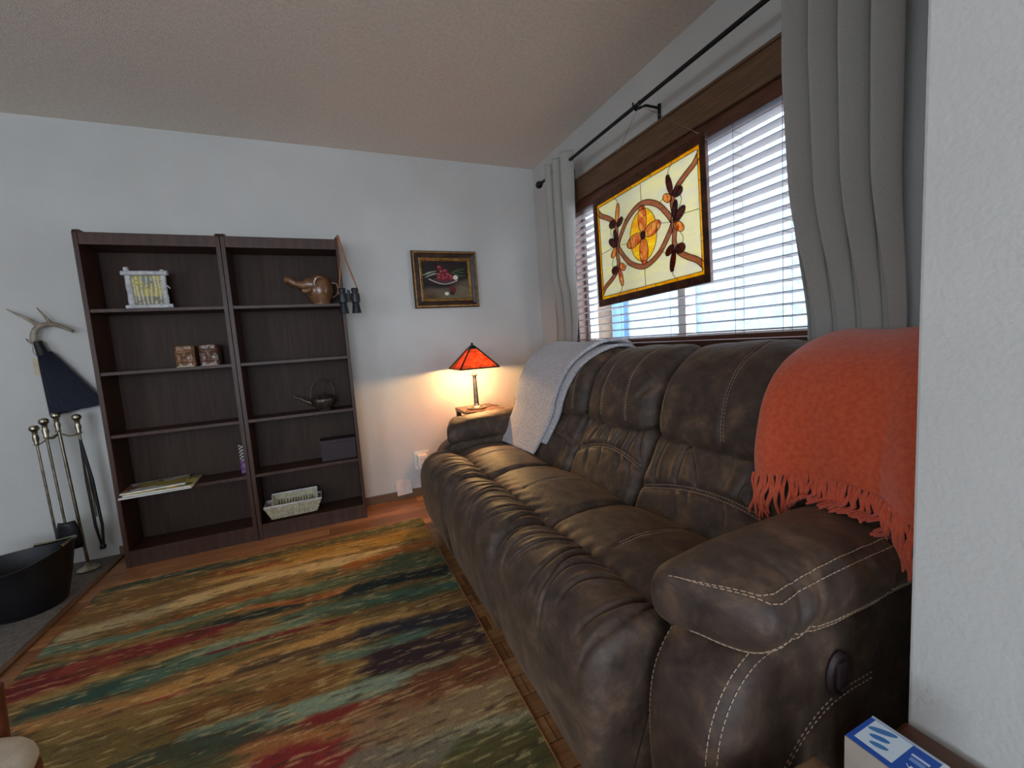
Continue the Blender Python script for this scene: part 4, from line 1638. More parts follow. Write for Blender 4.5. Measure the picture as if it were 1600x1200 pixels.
# magazines
def magcol(base, cols, seed):
    def f(u, v):
        C = np.zeros(u.shape + (3,)) + np.array(base, float)
        for k, c in enumerate(cols):
            n = fbm(u * 2.2 + k * 5, v * 2.0 + k * 3, seed + k)
            C = blend(C, (n > 0.52) * 1.0, c)
        C = blend(C, (v < 0.10) * 1.0, base)
        C = blend(C, (v > 0.93) * 1.0, base)
        return C
    return f


mags = [(-2.565, -0.178, 0.404, 0.315, 0.24, 0.05, (214, 214, 208), [(226, 190, 80), (90, 80, 120)], 'white and yellow magazine at the bottom of the pile on the left shelf'),
        (-2.555, -0.172, 0.412, 0.30, 0.225, 0.0, (222, 196, 84), [(40, 84, 60), (136, 100, 160), (60, 120, 90)], 'yellow magazine with green and purple cover in the pile on the left shelf'),
        (-2.595, -0.150, 0.420, 0.28, 0.21, 0.13, (196, 198, 196), [(120, 84, 70), (170, 150, 80)], 'grey magazine with brown cover lying askew on top of the pile on the left shelf')]
for i, (mx_, my, mz, w, d, rot, base, cols, lab) in enumerate(mags):
    r = root_of('magazine', (mx_, my, mz), lab, 'magazine', 'magazines lying on the left shelf')
    cs, sn = math.cos(rot), math.sin(rot)

    def X(x, y, z):
        # sags slightly where it overhangs the shelf edge
        X_, Y_ = x * cs - y * sn, x * sn + y * cs
        return (mx_ + X_, my + Y_ * 0.98, mz + z)
    hgt = 0.0075
    MB().prism([(-w / 2, -d / 2 + 0.0), (w / 2, -d / 2), (w / 2, d / 2), (-w / 2, d / 2)], lambda a, c, dd: X(a, c, dd), 0.0002, hgt - 0.0006).build('page_block', M['paper'], r)
    u, v = np.meshgrid(np.linspace(0, 1, 60), np.linspace(0, 1, 50))
    V = [X((a - 0.5) * w, (c - 0.5) * d, hgt) for a, c in zip(u.ravel(), v.ravel())]
    o = link_mesh('front_cover', V, grid_faces(50, 60), M['painted'], r, smooth=False)
    set_col(o, magcol(base, cols, 20 + i * 7)(u, v).reshape(-1, 3))

# binoculars hanging by their strap
bx, by, bz = -1.475, -0.232, 1.43
r = root_of('binoculars', (bx, by, bz - 0.09), 'black binoculars hanging by a tan strap from the right side of the bookcase', 'binoculars')
for s, nm in ((-1, 0), (1, 1)):
    b = MB()
    c = (bx + 0.002 + s * 0.037, by - 0.010, bz)
    b.lathe([(0.019, 0.066), (0.022, 0.060), (0.021, 0.045), (0.016, 0.042), (0.016, 0.034), (0.026, 0.030), (0.028, 0.0), (0.026, -0.022), (0.019, -0.028), (0.024, -0.06), (0.028, -0.088), (0.026, -0.090)], c, 20)
    b.build('barrel', M['binoc'], r, smooth='auto')
    MB().lathe([(0.001, -0.0895), (0.023, -0.0895), (0.023, -0.0905)], c, 18).build('lens', M['lensglass'], r)
b = MB()
b.tube([(bx + 0.002, by - 0.010, bz + 0.055), (bx + 0.002, by - 0.010, bz - 0.02)], 0.008, 12)
b.box(bx - 0.03, bx + 0.034, by - 0.016, by - 0.004, bz + 0.030, bz + 0.038, b=0.002)
b.box(bx - 0.03, bx + 0.034, by - 0.016, by - 0.004, bz - 0.018, bz - 0.008, b=0.002)
b.build('hinge', M['binoc'], r)
b = MB()
top = (-1.502, -0.205, 1.822)
for s in (-1, 1):
    pts = [(bx + 0.002 + s * 0.060, by - 0.010, bz + 0.02), (bx + 0.002 + s * 0.050, by - 0.006, bz + 0.08), (bx - 0.008 + s * 0.016, by + 0.012 - 0.0, bz + 0.24), (-1.500 + s * 0.004, -0.226, 1.80), (-1.502 + s * 0.004, -0.215, 1.8235), (-1.504 + s * 0.004, -0.19, 1.8235)]
    if s < 0:
        pts = [(p[0], min(p[1], -0.2285) if p[2] < 1.80 else p[1], p[2]) for p in pts]
    V, F = [], []
    b.tube(pts, 0.0042, 6)
b.build('strap', M['leather'], r)

# ------------------------------------------------------------------ painting
px0, px1, pz0, pz1 = -1.022, -0.537, 1.378, 1.787
r = root_of('framed_painting', ((px0 + px1) / 2, -0.01, pz0), 'dark and gilt framed still life of red radishes in a bowl, on the back wall', 'painting')


def frame_ring(name, x0, x1, z0, z1, prof, m, parent):
    """prof: list of (inset, depth)"""
    V, F = [], []
    for ins, dep in prof:
        for (x, z) in ((x0 + ins, z0 + ins), (x1 - ins, z0 + ins), (x1 - ins, z1 - ins), (x0 + ins, z1 - ins)):
            V.append((x, -0.003 - dep, z))
    n = len(prof)
    for i in range(n):
        j = (i + 1) % n
        for k in range(4):
            k2 = (k + 1) % 4
            F.append((i * 4 + k, i * 4 + k2, j * 4 + k2, j * 4 + k))
    b = MB()
    b.add(V, F)
    return b.build(name, m, parent)


frame_ring('outer_frame', px0, px1, pz0, pz1, [(0, 0), (0, 0.022), (0.006, 0.030), (0.018, 0.032), (0.026, 0.026), (0.048, 0.016), (0.052, 0.018), (0.052, 0)], M['framedark'], r)
frame_ring('gilt_edge', px0 + 0.006, px1 - 0.006, pz0 + 0.006, pz1 - 0.006, [(0, 0.0305), (0.004, 0.034), (0.010, 0.034), (0.012, 0.0315)], M['gold'], r)
frame_ring('gilt_liner', px0 + 0.050, px1 - 0.050, pz0 + 0.050, pz1 - 0.050, [(0, 0.0), (0, 0.024), (0.006, 0.026), (0.020, 0.014), (0.022, 0.0)], M['gold'], r)


def still(u, v):
    C = np.zeros(u.shape + (3,)) + np.array([44, 34, 32])
    n = fbm(u * 5, v * 8, 2)
    C = blend(C, np.clip((0.46 - v + 0.25 * (u - 0.5)) * 6, 0, 1), (118, 102, 80))
    C = blend(C, np.clip((0.32 - v) * 4, 0, 1) * np.clip((0.5 - u) * 3, 0, 1), (84, 62, 44))
    C = blend(C, np.exp(-(((u - .42) / .36) ** 2 + ((v - .36) / .13) ** 2) * 1.4), (34, 28, 30))
    C = C * (0.8 + 0.4 * n[..., None])

    def ell(a, b_, ra, rb, col, al=1.0, th=0.0):
        nonlocal C
        du, dv = u - a, v - b_
        p, q = du * math.cos(th) + dv * math.sin(th), -du * math.sin(th) + dv * math.cos(th)
        d = (p / ra) ** 2 + (q / rb) ** 2
        C = blend(C, np.clip((1.1 - d) * 6, 0, 1) * al, col)
    ell(.5, .50, .28, .085, (70, 62, 62))
    for (a, b_, th, L_) in ((.10, .66, .35, .12), (.16, .62, .5, .13), (.2, .71, .2, .12), (.22, .64, .3, .13), (.74, .66, 2.7, .15), (.8, .71, 2.9, .14), (.72, .74, .7, .12), (.86, .6, .1, .1), (.86, .78, .4, .1)):
        ell(a, b_, L_, .014, (168, 176, 150) if a < .3 else (70, 100, 60), 0.9, th)
    for (a, b_, rr_) in ((.38, .82, .075), (.36, .62, .07), (.44, .60, .08), (.5, .72, .075), (.56, .62, .08), (.42, .70, .07), (.52, .54, .08), (.62, .58, .07), (.36, .54, .07), (.64, .52, .06), (.46, .52, .07)):
        ell(a, b_, rr_ * .8, rr_, (120, 36, 44))
        ell(a - .01, b_ + .03, .025, .025, (190, 110, 116), 0.8)
    ell(.72, .56, .055, .065, (228, 222, 208))
    for k in range(30):
        a = .14 + .6 * k / 29
        ell(a, .50 - .11 * math.sin(math.pi * k / 29) - 0.05 * (k / 29) + .02, .016, .012, (200, 178, 172))
    ell(.64, .22, .07, .10, (104, 34, 40))
    ell(.62, .13, .05, .05, (36, 40, 34))
    ell(.50, .12, .045, .045, (224, 220, 200))
    ell(.86, .36, .10, .006, (40, 34, 34), 1, -.4)
    return C


paint('canvas', px1 - px0 - 0.142, pz1 - pz0 - 0.142, still, lambda a, c: ((px0 + px1) / 2 + a, -0.010, pz0 + 0.071 + c), r, 150, 120)

# ------------------------------------------------------------------ table lamp on its corner table
lx, ly, lz = -0.685, -0.225, 0.632
r = root_of('corner_table', (-0.66, -0.205, 0), 'small dark wooden table in the corner behind the sofa arm, under the lamp', 'table')
box('tabletop', (-0.80, -0.52, -0.355, -0.050, lz - 0.022, lz), M['tablewood'], r, 0.004)
for x in (-0.78, -0.54):
    for y in (-0.335, -0.07):
        box('leg', (x - 0.016, x + 0.016, y - 0.016, y + 0.016, 0, lz - 0.022), M['tablewood'], r, 0.002)
lamp = root_of('table_lamp', (lx, ly, lz), 'lit table lamp with orange mica pyramid shade, in the corner behind the sofa', 'lamp')
b = MB()
b.lathe([(0.070, 0.0), (0.072, 0.006), (0.068, 0.012), (0.046, 0.014), (0.040, 0.022), (0.030, 0.026)], (lx, ly, lz), 4 * 8)
b.build('base', M['nickel'], lamp, smooth='auto')
b = MB()
b.tube([(lx, ly, lz + 0.02), (lx, ly, lz + 0.245)], [0.019, 0.014], 16)
b.lathe([(0.021, 0.022), (0.021, 0.032), (0.017, 0.036)], (lx, ly, lz), 16)
b.lathe([(0.015, 0.236), (0.024, 0.240), (0.024, 0.248), (0.012, 0.252), (0.008, 0.256), (0.008, 0.34)], (lx, ly, lz), 16)
b.build('column', M['nickel'], lamp, smooth='auto')
Zb, Zt, Rb, Rt = 0.928, 1.066, 0.142, 0.026


def shp(k, t, o_=0.0):
    a = math.pi / 4 + k * math.pi / 2
    R_ = (Rb * (1 - t) + Rt * t) * math.sqrt(2) + o_
    return (lx + R_ * math.cos(a), ly + R_ * math.sin(a), Zb + (Zt - Zb) * t)


for k in range(4):
    A, B_, C_, D_ = shp(k, 0), shp(k + 1, 0), shp(k + 1, 1), shp(k, 1)
    nrm = (Vector(B_) - Vector(A)).cross(Vector(D_) - Vector(A)).normalized()
    b = MB()
    b.add([A, B_, C_, D_] + [tuple(Vector(p) - nrm * 0.0015) for p in (A, B_, C_, D_)],
          [(0, 1, 2, 3), (7, 6, 5, 4), (0, 4, 5, 1), (1, 5, 6, 2), (2, 6, 7, 3), (3, 7, 4, 0)])
    b.build('shade_panel', M['mica'], lamp)
b = MB()
for k in range(4):
    b.tube([shp(k, -0.005), shp(k, 1)], 0.0055, 6)
b.tube([shp(k, 0) for k in range(4)], 0.0048, 6, closed=True)
b.tube([shp(k, 1) for k in range(4)], 0.006, 6, closed=True)
b.build('shade_frame', M['blackmetal'], lamp)
b = MB()
V = [(lx + sx * 0.032, ly + sy * 0.032, Zt - 0.002) for sx, sy in ((-1, -1), (1, -1), (1, 1), (-1, 1))] + [(lx + sx * 0.012, ly + sy * 0.012, Zt + 0.022) for sx, sy in ((-1, -1), (1, -1), (1, 1), (-1, 1))]
b.add(V, [(0, 1, 5, 4), (1, 2, 6, 5), (2, 3, 7, 6), (3, 0, 4, 7), (4, 5, 6, 7), (3, 2, 1, 0)])
b.lathe([(0.005, 0.02), (0.009, 0.026), (0.009, 0.034), (0.004, 0.040)], (lx, ly, Zt), 12)
b.build('cap', M['blackmetal'], lamp)
for s in (-1, 1):
    bxp = lx + s * 0.048
    b = MB()
    b.tube([(lx, ly, 0.985), (lx + s * 0.028, ly, 0.985)], 0.006, 8)
    b.tube([(lx + s * 0.022, ly, 0.985), (lx + s * 0.034, ly, 0.975)], 0.012, 10)
    b.build('socket', M['nickel'], lamp)
    b = MB()
    b.lathe([(0.010, 0.024), (0.013, 0.018), (0.021, 0.002), (0.022, -0.008), (0.017, -0.020), (0.006, -0.027), (0.001, -0.0275)], (bxp, ly, 0.960), 16)
    b.build('light_bulb', M['bulb'], lamp, smooth='auto')
    ld = bpy.data.lights.new('lamp_light', 'POINT')
    ld.energy = LAMP_POWER / 2
    ld.color = LAMP_COL
    ld.shadow_soft_size = 0.010
    lo = bpy.data.objects.new('lamp_light', ld)
    COL.objects.link(lo)
    lo.location = (bxp - (lx if 0 else 0), ly - 0.0, 0.931 - 0.006)
    lo.location = (bxp, ly - 0.032, 0.937)
b = MB()
b.tube([(lx - 0.05, ly - 0.04, lz + 0.004), (lx - 0.09, ly - 0.10, lz + 0.004), (lx - 0.11, ly - 0.12, lz + 0.006), (lx - 0.10, ly - 0.06, lz + 0.004)], 0.0028, 6)
b.tube([(lx + 0.05, ly - 0.04, lz + 0.004), (lx + 0.09, ly - 0.08, lz + 0.02), (lx + 0.13, ly - 0.07, lz + 0.015), (lx + 0.155, ly - 0.03, lz + 0.004)], 0.0028, 6)
b.build('power_cord', M['cable'], lamp)

# outlet and adapter, patch card
r = root_of('wall_outlet', (-1.07, -0.02, 0.215), 'white plug adapter on the wall outlet beside the sofa arm', 'outlet')
box('cover_plate', (-1.125, -1.015, -0.006, 0.0, 0.20, 0.335), M['white_plastic'], r, 0.002)
box('adapter', (-1.112, -1.045, -0.085, -0.006, 0.225, 0.318), M['white_plastic'], r, 0.006)
b = MB()
for z in (0.252, 0.29):
    for dx in (-0.009, 0.009):
        b.box(-1.079 + dx - 0.0015, -1.079 + dx + 0.0015, -0.0858, -0.084, z - 0.005, z + 0.005)
b.build('socket_slot', M['dark_feet'], r)
b = MB()
b.tube([(-1.045, -0.045, 0.29), (-1.01, -0.05, 0.288), (-0.97, -0.05, 0.22), (-0.95, -0.04, 0.1)], 0.004, 6)
b.build('cord', M['cable'], r)
b = MB()
b.prism([(-1.272, 0.034), (-1.165, 0.040), (-1.163, 0.135), (-1.215, 0.142), (-1.275, 0.140)], lambda a, c, d: (a, d - 0.012 * max(0, 0.13 - c) / 0.1, c), -0.004, -0.0005)
b.V = [(v[0], v[1] - (0.012 if v[2] < 0.08 else 0.0), v[2]) for v in b.V]
tag(b.build('wall_patch', M['patch']), 'small pinkish beige card patch low on the wall, over the baseboard', 'card')

# ------------------------------------------------------------------ rug
RUG_STROKES = [
  ([[-2.701,-0.476],[-2.42,-0.477],[-2.054,-0.506]], 0.045, (52, 66, 58)),
  ([[-2.054,-0.506],[-1.665,-0.506],[-1.251,-0.537]], 0.05, (84, 78, 46)),
  ([[-2.698,-0.594],[-2.492,-0.595],[-2.229,-0.637]], 0.1, (110, 84, 52)),
  ([[-2.286,-0.585],[-2.107,-0.611],[-1.974,-0.605]], 0.055, (140, 72, 34)),
  ([[-1.937,-0.626],[-1.668,-0.628],[-1.214,-0.684]], 0.13, (158, 118, 50)),
  ([[-2.727,-0.854],[-2.505,-0.847],[-2.279,-0.813]], 0.08, (160, 146, 112)),
  ([[-2.338,-0.796],[-1.991,-0.755],[-1.473,-0.813]], 0.09, (190, 164, 112)),
  ([[-2.225,-0.658],[-1.76,-0.688],[-1.577,-0.706]], 0.04, (180, 140, 80)),
  ([[-2.444,-0.959],[-2.203,-0.907],[-1.973,-0.922]], 0.03, (138, 84, 42)),
  ([[-1.621,-0.853],[-1.362,-0.833],[-1.204,-0.834]], 0.07, (140, 78, 34)),
  ([[-2.753,-0.943],[-2.491,-0.994],[-2.239,-0.98]], 0.055, (84, 112, 96)),
  ([[-2.239,-0.98],[-1.996,-0.972],[-1.755,-0.996]], 0.05, (88, 108, 84)),
  ([[-1.755,-0.979],[-1.457,-0.987],[-1.211,-1.031]], 0.06, (74, 84, 62)),
  ([[-2.215,-1.083],[-1.898,-1.094],[-1.601,-1.115]], 0.045, (32, 44, 42)),
  ([[-1.6,-1.1],[-1.405,-1.109],[-1.196,-1.157]], 0.075, (28, 36, 38)),
  ([[-2.046,-1.018],[-1.828,-1.081],[-1.754,-1.092]], 0.03, (150, 88, 46)),
  ([[-2.729,-1.173],[-2.664,-1.156],[-2.566,-1.133]], 0.15, (96, 30, 34)),
  ([[-2.595,-1.138],[-2.512,-1.143],[-2.447,-1.148]], 0.1, (128, 62, 44)),
  ([[-2.474,-1.102],[-2.335,-1.123],[-2.209,-1.111]], 0.07, (104, 36, 38)),
  ([[-2.65,-1.315],[-2.519,-1.315],[-2.332,-1.304]], 0.1, (46, 74, 66)),
  ([[-2.332,-1.304],[-2.212,-1.283],[-2.103,-1.269]], 0.085, (72, 100, 84)),
  ([[-2.153,-1.254],[-1.988,-1.243],[-1.806,-1.245]], 0.05, (110, 128, 104)),
  ([[-1.808,-1.205],[-1.533,-1.231],[-1.198,-1.295]], 0.07, (66, 92, 78)),
  ([[-2.147,-1.277],[-1.933,-1.284],[-1.71,-1.305]], 0.022, (98, 34, 36)),
  ([[-2.584,-1.398],[-2.438,-1.403],[-2.198,-1.417]], 0.06, (160, 112, 66)),
  ([[-2.239,-1.445],[-2.051,-1.425],[-1.799,-1.412]], 0.075, (168, 126, 70)),
  ([[-1.799,-1.412],[-1.671,-1.391],[-1.48,-1.411]], 0.06, (172, 132, 74)),
  ([[-1.983,-1.443],[-1.809,-1.458],[-1.674,-1.468]], 0.06, (72, 56, 44)),
  ([[-2.375,-1.449],[-2.187,-1.456],[-1.978,-1.472]], 0.025, (124, 42, 36)),
  ([[-2.071,-1.532],[-1.884,-1.531],[-1.688,-1.552]], 0.1, (132, 104, 62)),
  ([[-1.569,-1.459],[-1.379,-1.491],[-1.199,-1.54]], 0.075, (44, 44, 54)),
  ([[-1.712,-1.53],[-1.59,-1.555],[-1.433,-1.555]], 0.05, (88, 112, 96)),
  ([[-1.525,-1.648],[-1.388,-1.663],[-1.211,-1.665]], 0.12, (48, 34, 42)),
  ([[-2.48,-1.551],[-2.281,-1.592],[-2.035,-1.611]], 0.17, (98, 84, 48)),
  ([[-2.455,-1.464],[-2.288,-1.494],[-2.071,-1.532]], 0.08, (124, 98, 56)),
  ([[-2.095,-1.594],[-1.895,-1.624],[-1.746,-1.638]], 0.11, (112, 78, 44)),
  ([[-1.952,-1.708],[-1.786,-1.725],[-1.549,-1.741]], 0.06, (116, 138, 120)),
  ([[-2.067,-1.713],[-1.997,-1.711],[-1.942,-1.714]], 0.08, (96, 120, 104)),
  ([[-1.638,-1.727],[-1.525,-1.737],[-1.383,-1.751]], 0.035, (130, 140, 118)),
  ([[-2.222,-1.693],[-2.064,-1.726],[-1.937,-1.748]], 0.07, (58, 64, 50)),
  ([[-1.934,-1.769],[-1.793,-1.79],[-1.591,-1.819]], 0.035, (66, 50, 40)),
  ([[-1.925,-1.832],[-1.781,-1.847],[-1.588,-1.895]], 0.1, (150, 98, 58)),
  ([[-1.764,-1.785],[-1.642,-1.793],[-1.514,-1.815]], 0.04, (118, 42, 38)),
  ([[-1.593,-1.839],[-1.427,-1.837],[-1.221,-1.846]], 0.12, (130, 84, 54)),
  ([[-1.442,-1.797],[-1.324,-1.809],[-1.176,-1.797]], 0.1, (110, 66, 40)),
  ([[-1.831,-1.895],[-1.76,-1.915],[-1.688,-1.941]], 0.07, (116, 36, 38)),
  ([[-1.649,-1.914],[-1.502,-1.939],[-1.257,-1.971]], 0.13, (138, 112, 80)),
  ([[-1.431,-2.037],[-1.31,-2.051],[-1.177,-2.081]], 0.06, (128, 124, 98)),
  ([[-1.398,-2.13],[-1.287,-2.154],[-1.189,-2.171]], 0.12, (74, 70, 38)),
  ([[-1.653,-1.98],[-1.564,-2.014],[-1.474,-2.049]], 0.07, (110, 100, 84)),
]

RX0, RX1, RY0, RY1 = -2.772, -1.186, -3.0, -0.440
nx, ny = 420, 660
xs, ys = np.linspace(RX0, RX1, nx), np.linspace(RY0, RY1, ny)
Xg, Yg = np.meshgrid(xs, ys)
C = np.zeros(Xg.shape + (3,)) + np.array([112, 84, 50.0])
C = blend(C, np.clip((fbm(Xg * 2.0, Yg * 12, 31) - 0.45) * 6, 0, 1), (138, 108, 62))
C = blend(C, np.clip((fbm(Xg * 2.5, Yg * 16, 41) - 0.55) * 9, 0, 1), (74, 78, 54))
# more streaks nearer than the listed ones
strokes = list(RUG_STROKES)
q = random.Random(12)
for k in range(14):
    y = -2.25 - 0.72 * q.random()
    x = RX0 + (RX1 - RX0) * q.random()
    w = q.uniform(0.15, 0.5)
    strokes.append(([[x - w, y], [x, y + q.uniform(-.02, .02)], [x + w, y]], q.uniform(.04, .12), q.choice([(116, 40, 38), (150, 98, 58), (84, 112, 96), (48, 60, 54), (172, 132, 74), (98, 84, 48)])))
for i, (pts, th, col) in enumerate(strokes):
    px_, py_ = [p[0] for p in pts], [p[1] for p in pts]
    yc = np.interp(Xg, px_, py_)
    nz = fbm(Xg * 3.2 + i * 3.1, Yg * 17 + i, i, 4) - 0.5
    nf = fbm(Xg * 26 + i, Yg * 120, i + 50, 3) - 0.5
    dy = np.abs(Yg - yc) / (th * 0.76) + nz * 1.2 + nf * 0.45
    dx = np.maximum(px_[0] - Xg, Xg - px_[-1]) / 0.09
    dd = np.maximum(dy, np.clip(dx, 0, 9) + nz * 2.0 + 0.6 * (dx > 0) * dy)
    C = blend(C, np.clip((1.0 - dd) * 1.9, 0, 1) * 0.88, col)
# worn flecks along the weave
f1 = fbm(Xg * 14, Yg * 110, 77, 4)
C = blend(C, np.clip((f1 - 0.60) * 9, 0, 1) * 0.55, (60, 46, 34))
f2 = fbm(Xg * 16, Yg * 120, 99, 4)
C = blend(C, np.clip((f2 - 0.62) * 9, 0, 1) * 0.5, (196, 172, 120))
C = C * (0.92 + 0.16 * hash2(Xg * 300, Yg * 300, 5))[..., None]
C = C * 1.18 + 3
rug = root_of('area_rug', ((RX0 + RX1) / 2, (RY0 + RY1) / 2, 0), 'large striped area rug in gold, teal, black and red streaks on the wood floor', 'rug')
V = np.stack([Xg.ravel(), Yg.ravel(), np.full(Xg.size, 0.009)], 1)
o = link_mesh('pile', V, grid_faces(ny, nx), M['rug'], rug, smooth=False)
set_col(o, C.reshape(-1, 3))
box('backing', (RX0, RX1, RY0, RY1, 0.001, 0.0086), M['cardboard'], rug)
b = MB()
for q_ in ((RX0 - 0.005, RX0, RY0, RY1), (RX1, RX1 + 0.005, RY0, RY1), (RX0 - 0.005, RX1 + 0.005, RY1, RY1 + 0.005)):
    b.box(*q_, 0.0005, 0.0105, b=0.002)
b.build('bound_edge', M['leather'], rug)

# ------------------------------------------------------------------ hearth corner
# antler-handled broom hung on the wall
hr = root_of('antler_broom', (-2.97, -0.03, 0.87), 'navy bristle broom with forked antler handle, hung on the wall left of the bookcase', 'broom')
b = MB()
AY = -0.045
a0 = [(-3.035, AY, 1.235), (-3.050, AY, 1.28), (-3.035, AY, 1.33), (-2.998, AY, 1.352), (-2.955, AY - 0.01, 1.350), (-2.905, AY - 0.02, 1.325), (-2.878, AY - 0.02, 1.308)]
b.tube([tuple(p) for p in bez(a0, 6)], [0.016 - 0.008 * k / 36 for k in range(len(bez(a0, 6)))], 10)
a1 = [(-3.020, AY, 1.342), (-3.045, AY - 0.01, 1.375), (-3.085, AY - 0.015, 1.405), (-3.125, AY - 0.015, 1.436)]
b.tube([tuple(p) for p in bez(a1, 6)], [0.012 - 0.009 * k / 18 for k in range(19)], 8)
a2 = [(-2.968, AY, 1.350), (-2.982, AY - 0.01, 1.385), (-3.010, AY - 0.015, 1.44)]
b.tube([tuple(p) for p in bez(a2, 6)], [0.011 - 0.008 * k / 12 for k in range(13)], 8)
a3 = [(-3.045, AY, 1.25), (-3.065, AY, 1.262), (-3.078, AY - 0.005, 1.282)]
b.tube([tuple(p) for p in bez(a3, 6)], [0.010 - 0.007 * k / 12 for k in range(13)], 8)
b.build('antler_handle', M['antler'], hr, smooth='auto')
b = MB()
b.tube([(-3.038, AY, 1.265), (-3.03, AY, 1.225), (-3.022, AY, 1.19)], [0.018, 0.021, 0.026], 12)
b.build('leather_binding', M['blackmetal'], hr, smooth='auto')
# fan of bristles
nb = 34
for s in range(1):
    V, F = [], []
    rows = 14
    for j in range(rows):
        t = j / (rows - 1)
        cxs, czs = -3.018 + 0.095 * t, 1.205 - 0.315 * t
        hw = 0.028 + 0.098 * t ** 0.9
        dx_, dz_ = 0.955 * hw, 0.16 * hw
        for side in (1, -1):
            for k in range(nb):
                a = (k / (nb - 1)) * 2 - 1
                a *= side
                rip = 0.0018 * ((k % 2) * 2 - 1)
                th = 0.024 * math.sqrt(max(0, 1 - a * a)) * (1 - 0.35 * t) + rip
                V.append((cxs + a * dx_, AY + 0.002 - side * th, czs + a * dz_ - (0.010 if (k % 3 == 0 and j == rows - 1) else 0)))
    n2 = nb * 2
    for j in range(rows - 1):
        for k in range(n2):
            k2 = (k + 1) % n2
            F.append((j * n2 + k, j * n2 + k2, (j + 1) * n2 + k2, (j + 1) * n2 + k))
    F.append(tuple(range(n2))[::-1])
    F.append(tuple((rows - 1) * n2 + k for k in range(n2)))
    b = MB()
    b.add(V, F)
    b.build('bristles', M['bristle'], hr)
b = MB()
b.box(-3.082, -3.03, -0.020, -0.017, 1.085, 1.178)
b.build('paper_tag', M['tag'], hr)
b = MB()
b.tube([(-3.052, -0.02, 1.172), (-3.06, AY, 1.21), (-3.05, AY - 0.02, 1.24)], 0.0012, 5)
b.build('tag_string', M['dark_feet'], hr)

# fire tools
fx, fyy = -3.005, -0.145
fr = root_of('fireplace_tool_set', (fx, fyy, 0.012), 'brass fireplace tool set on a stand, against the wall left of the bookcase', 'fireplace tools')


def knob(b, c, s=1.0):
    b.lathe([(0.006 * s, -0.075 * s), (0.013 * s, -0.07 * s), (0.009 * s, -0.06 * s), (0.014 * s, -0.035 * s), (0.009 * s, -0.014 * s), (0.013 * s, -0.010 * s), (0.010 * s, -0.004 * s), (0.018 * s, 0.006 * s), (0.021 * s, 0.016 * s), (0.016 * s, 0.028 * s), (0.004 * s, 0.033 * s)], c, 16)


b = MB()
b.tube([(fx + 0.06, fyy, 0.03), (fx + 0.035, fyy, 0.80)], 0.0075, 10)
knob(b, (fx + 0.033, fyy, 0.855))
b.lathe([(0.05, 0), (0.052, 0.008), (0.04, 0.016), (0.02, 0.024), (0.01, 0.04)], (fx + 0.06, fyy, 0.012), 24)
b.build('stand', M['brass'], fr, smooth='auto')
b = MB()
top = (fx + 0.035, fyy, 0.775)
tools = [(fx - 0.048, fyy - 0.02, 0.80), (fx + 0.012, fyy - 0.06, 0.835), (fx + 0.118, fyy - 0.01, 0.835)]
for c in tools:
    mx_, my = (top[0] + c[0]) / 2, (top[1] + c[1]) / 2
    b.tube([top, (mx_, my, 0.755), (c[0], c[1], c[2] - 0.075)], 0.004, 8)
b.build('hook_arm', M['brass'], fr, smooth='auto')
for i, c in enumerate(tools):
    nm = ('fire_poker', 'ash_shovel', 'log_tongs')[i]
    b = MB()
    zb = (0.20, 0.30, 0.30)[i]
    knob(b, c)
    b.tube([(c[0], c[1], c[2] - 0.06), (c[0] + 0.012, c[1], zb)], 0.0058, 8)
    b.build(nm, M['brass'], fr, smooth='auto')
b = MB()
c = tools[2]
for s in (-1, 1):
    b.tube([(c[0], c[1], c[2] - 0.10), (c[0] + s * 0.010 + 0.01, c[1], 0.5), (c[0] + s * 0.014 + 0.016, c[1], 0.25), (c[0] + s * 0.004 + 0.018, c[1], 0.14)], [0.006, 0.009, 0.007, 0.006], 8)
b.lathe([(0.012, 0.0), (0.016, 0.012), (0.008, 0.03)], (c[0] + 0.018, c[1], 0.115), 10)
b.build('tong_arm', M['blackmetal'], fr, smooth='auto')
b = MB()
c = tools[1]
V, F = [], []
for j in range(8):
    t = j / 7
    for k in range(9):
        a = k / 8 * 2 - 1
        V.append((c[0] + 0.012 + a * (0.035 + 0.018 * math.sin(min(1, t * 1.4) * math.pi / 2)), c[1] - 0.006 + 0.018 * a * a, 0.31 - 0.15 * t))
b.add(V, grid_faces(8, 9))
o = b.build('shovel_blade', M['blackmetal'], fr, smooth='auto')
o.modifiers.new('t', 'SOLIDIFY').thickness = 0.003

# coal hod
cx_, cy_ = -3.02, -0.49
r = root_of('coal_hod', (cx_, cy_, 0.012), 'black metal coal hod with brass bail handle, standing on the grey hearth', 'bucket')
V, F = [], []
n = 40
prof = [(0.125, 0.0), (0.135, 0.01), (0.165, 0.13), (0.185, 0.225), (0.19, 0.232), (0.183, 0.232), (0.158, 0.13), (0.13, 0.02), (0.0, 0.02)]
for rad, z in prof:
    for k in range(n):
        a = 2 * math.pi * k / n
        lip = 1 + 0.30 * max(0, math.cos(a - 2.9)) ** 2 * (z / 0.23)
        hz = z + 0.050 * max(0, z - 0.1) / 0.13 * (max(0, math.cos(a)) ** 2)
        V.append((cx_ + rad * math.cos(a) * lip * 0.98, cy_ + rad * math.sin(a) * 0.92, 0.012 + hz))
for i in range(len(prof) - 1):
    for k in range(n):
        k2 = (k + 1) % n
        F.append((i * n + k, i * n + k2, (i + 1) * n + k2, (i + 1) * n + k))
F.append(tuple(range(n))[::-1])
b = MB()
b.add(V, F)
b.build('bucket', M['coal'], r, smooth='auto')
b = MB()
b.tube([(cx_ + 0.182 * math.cos(a) * 0.98 * 0 + cx_ * 0 + 0.01, 0, 0) for a in (0, 1)], 0.001, 4)
b = MB()
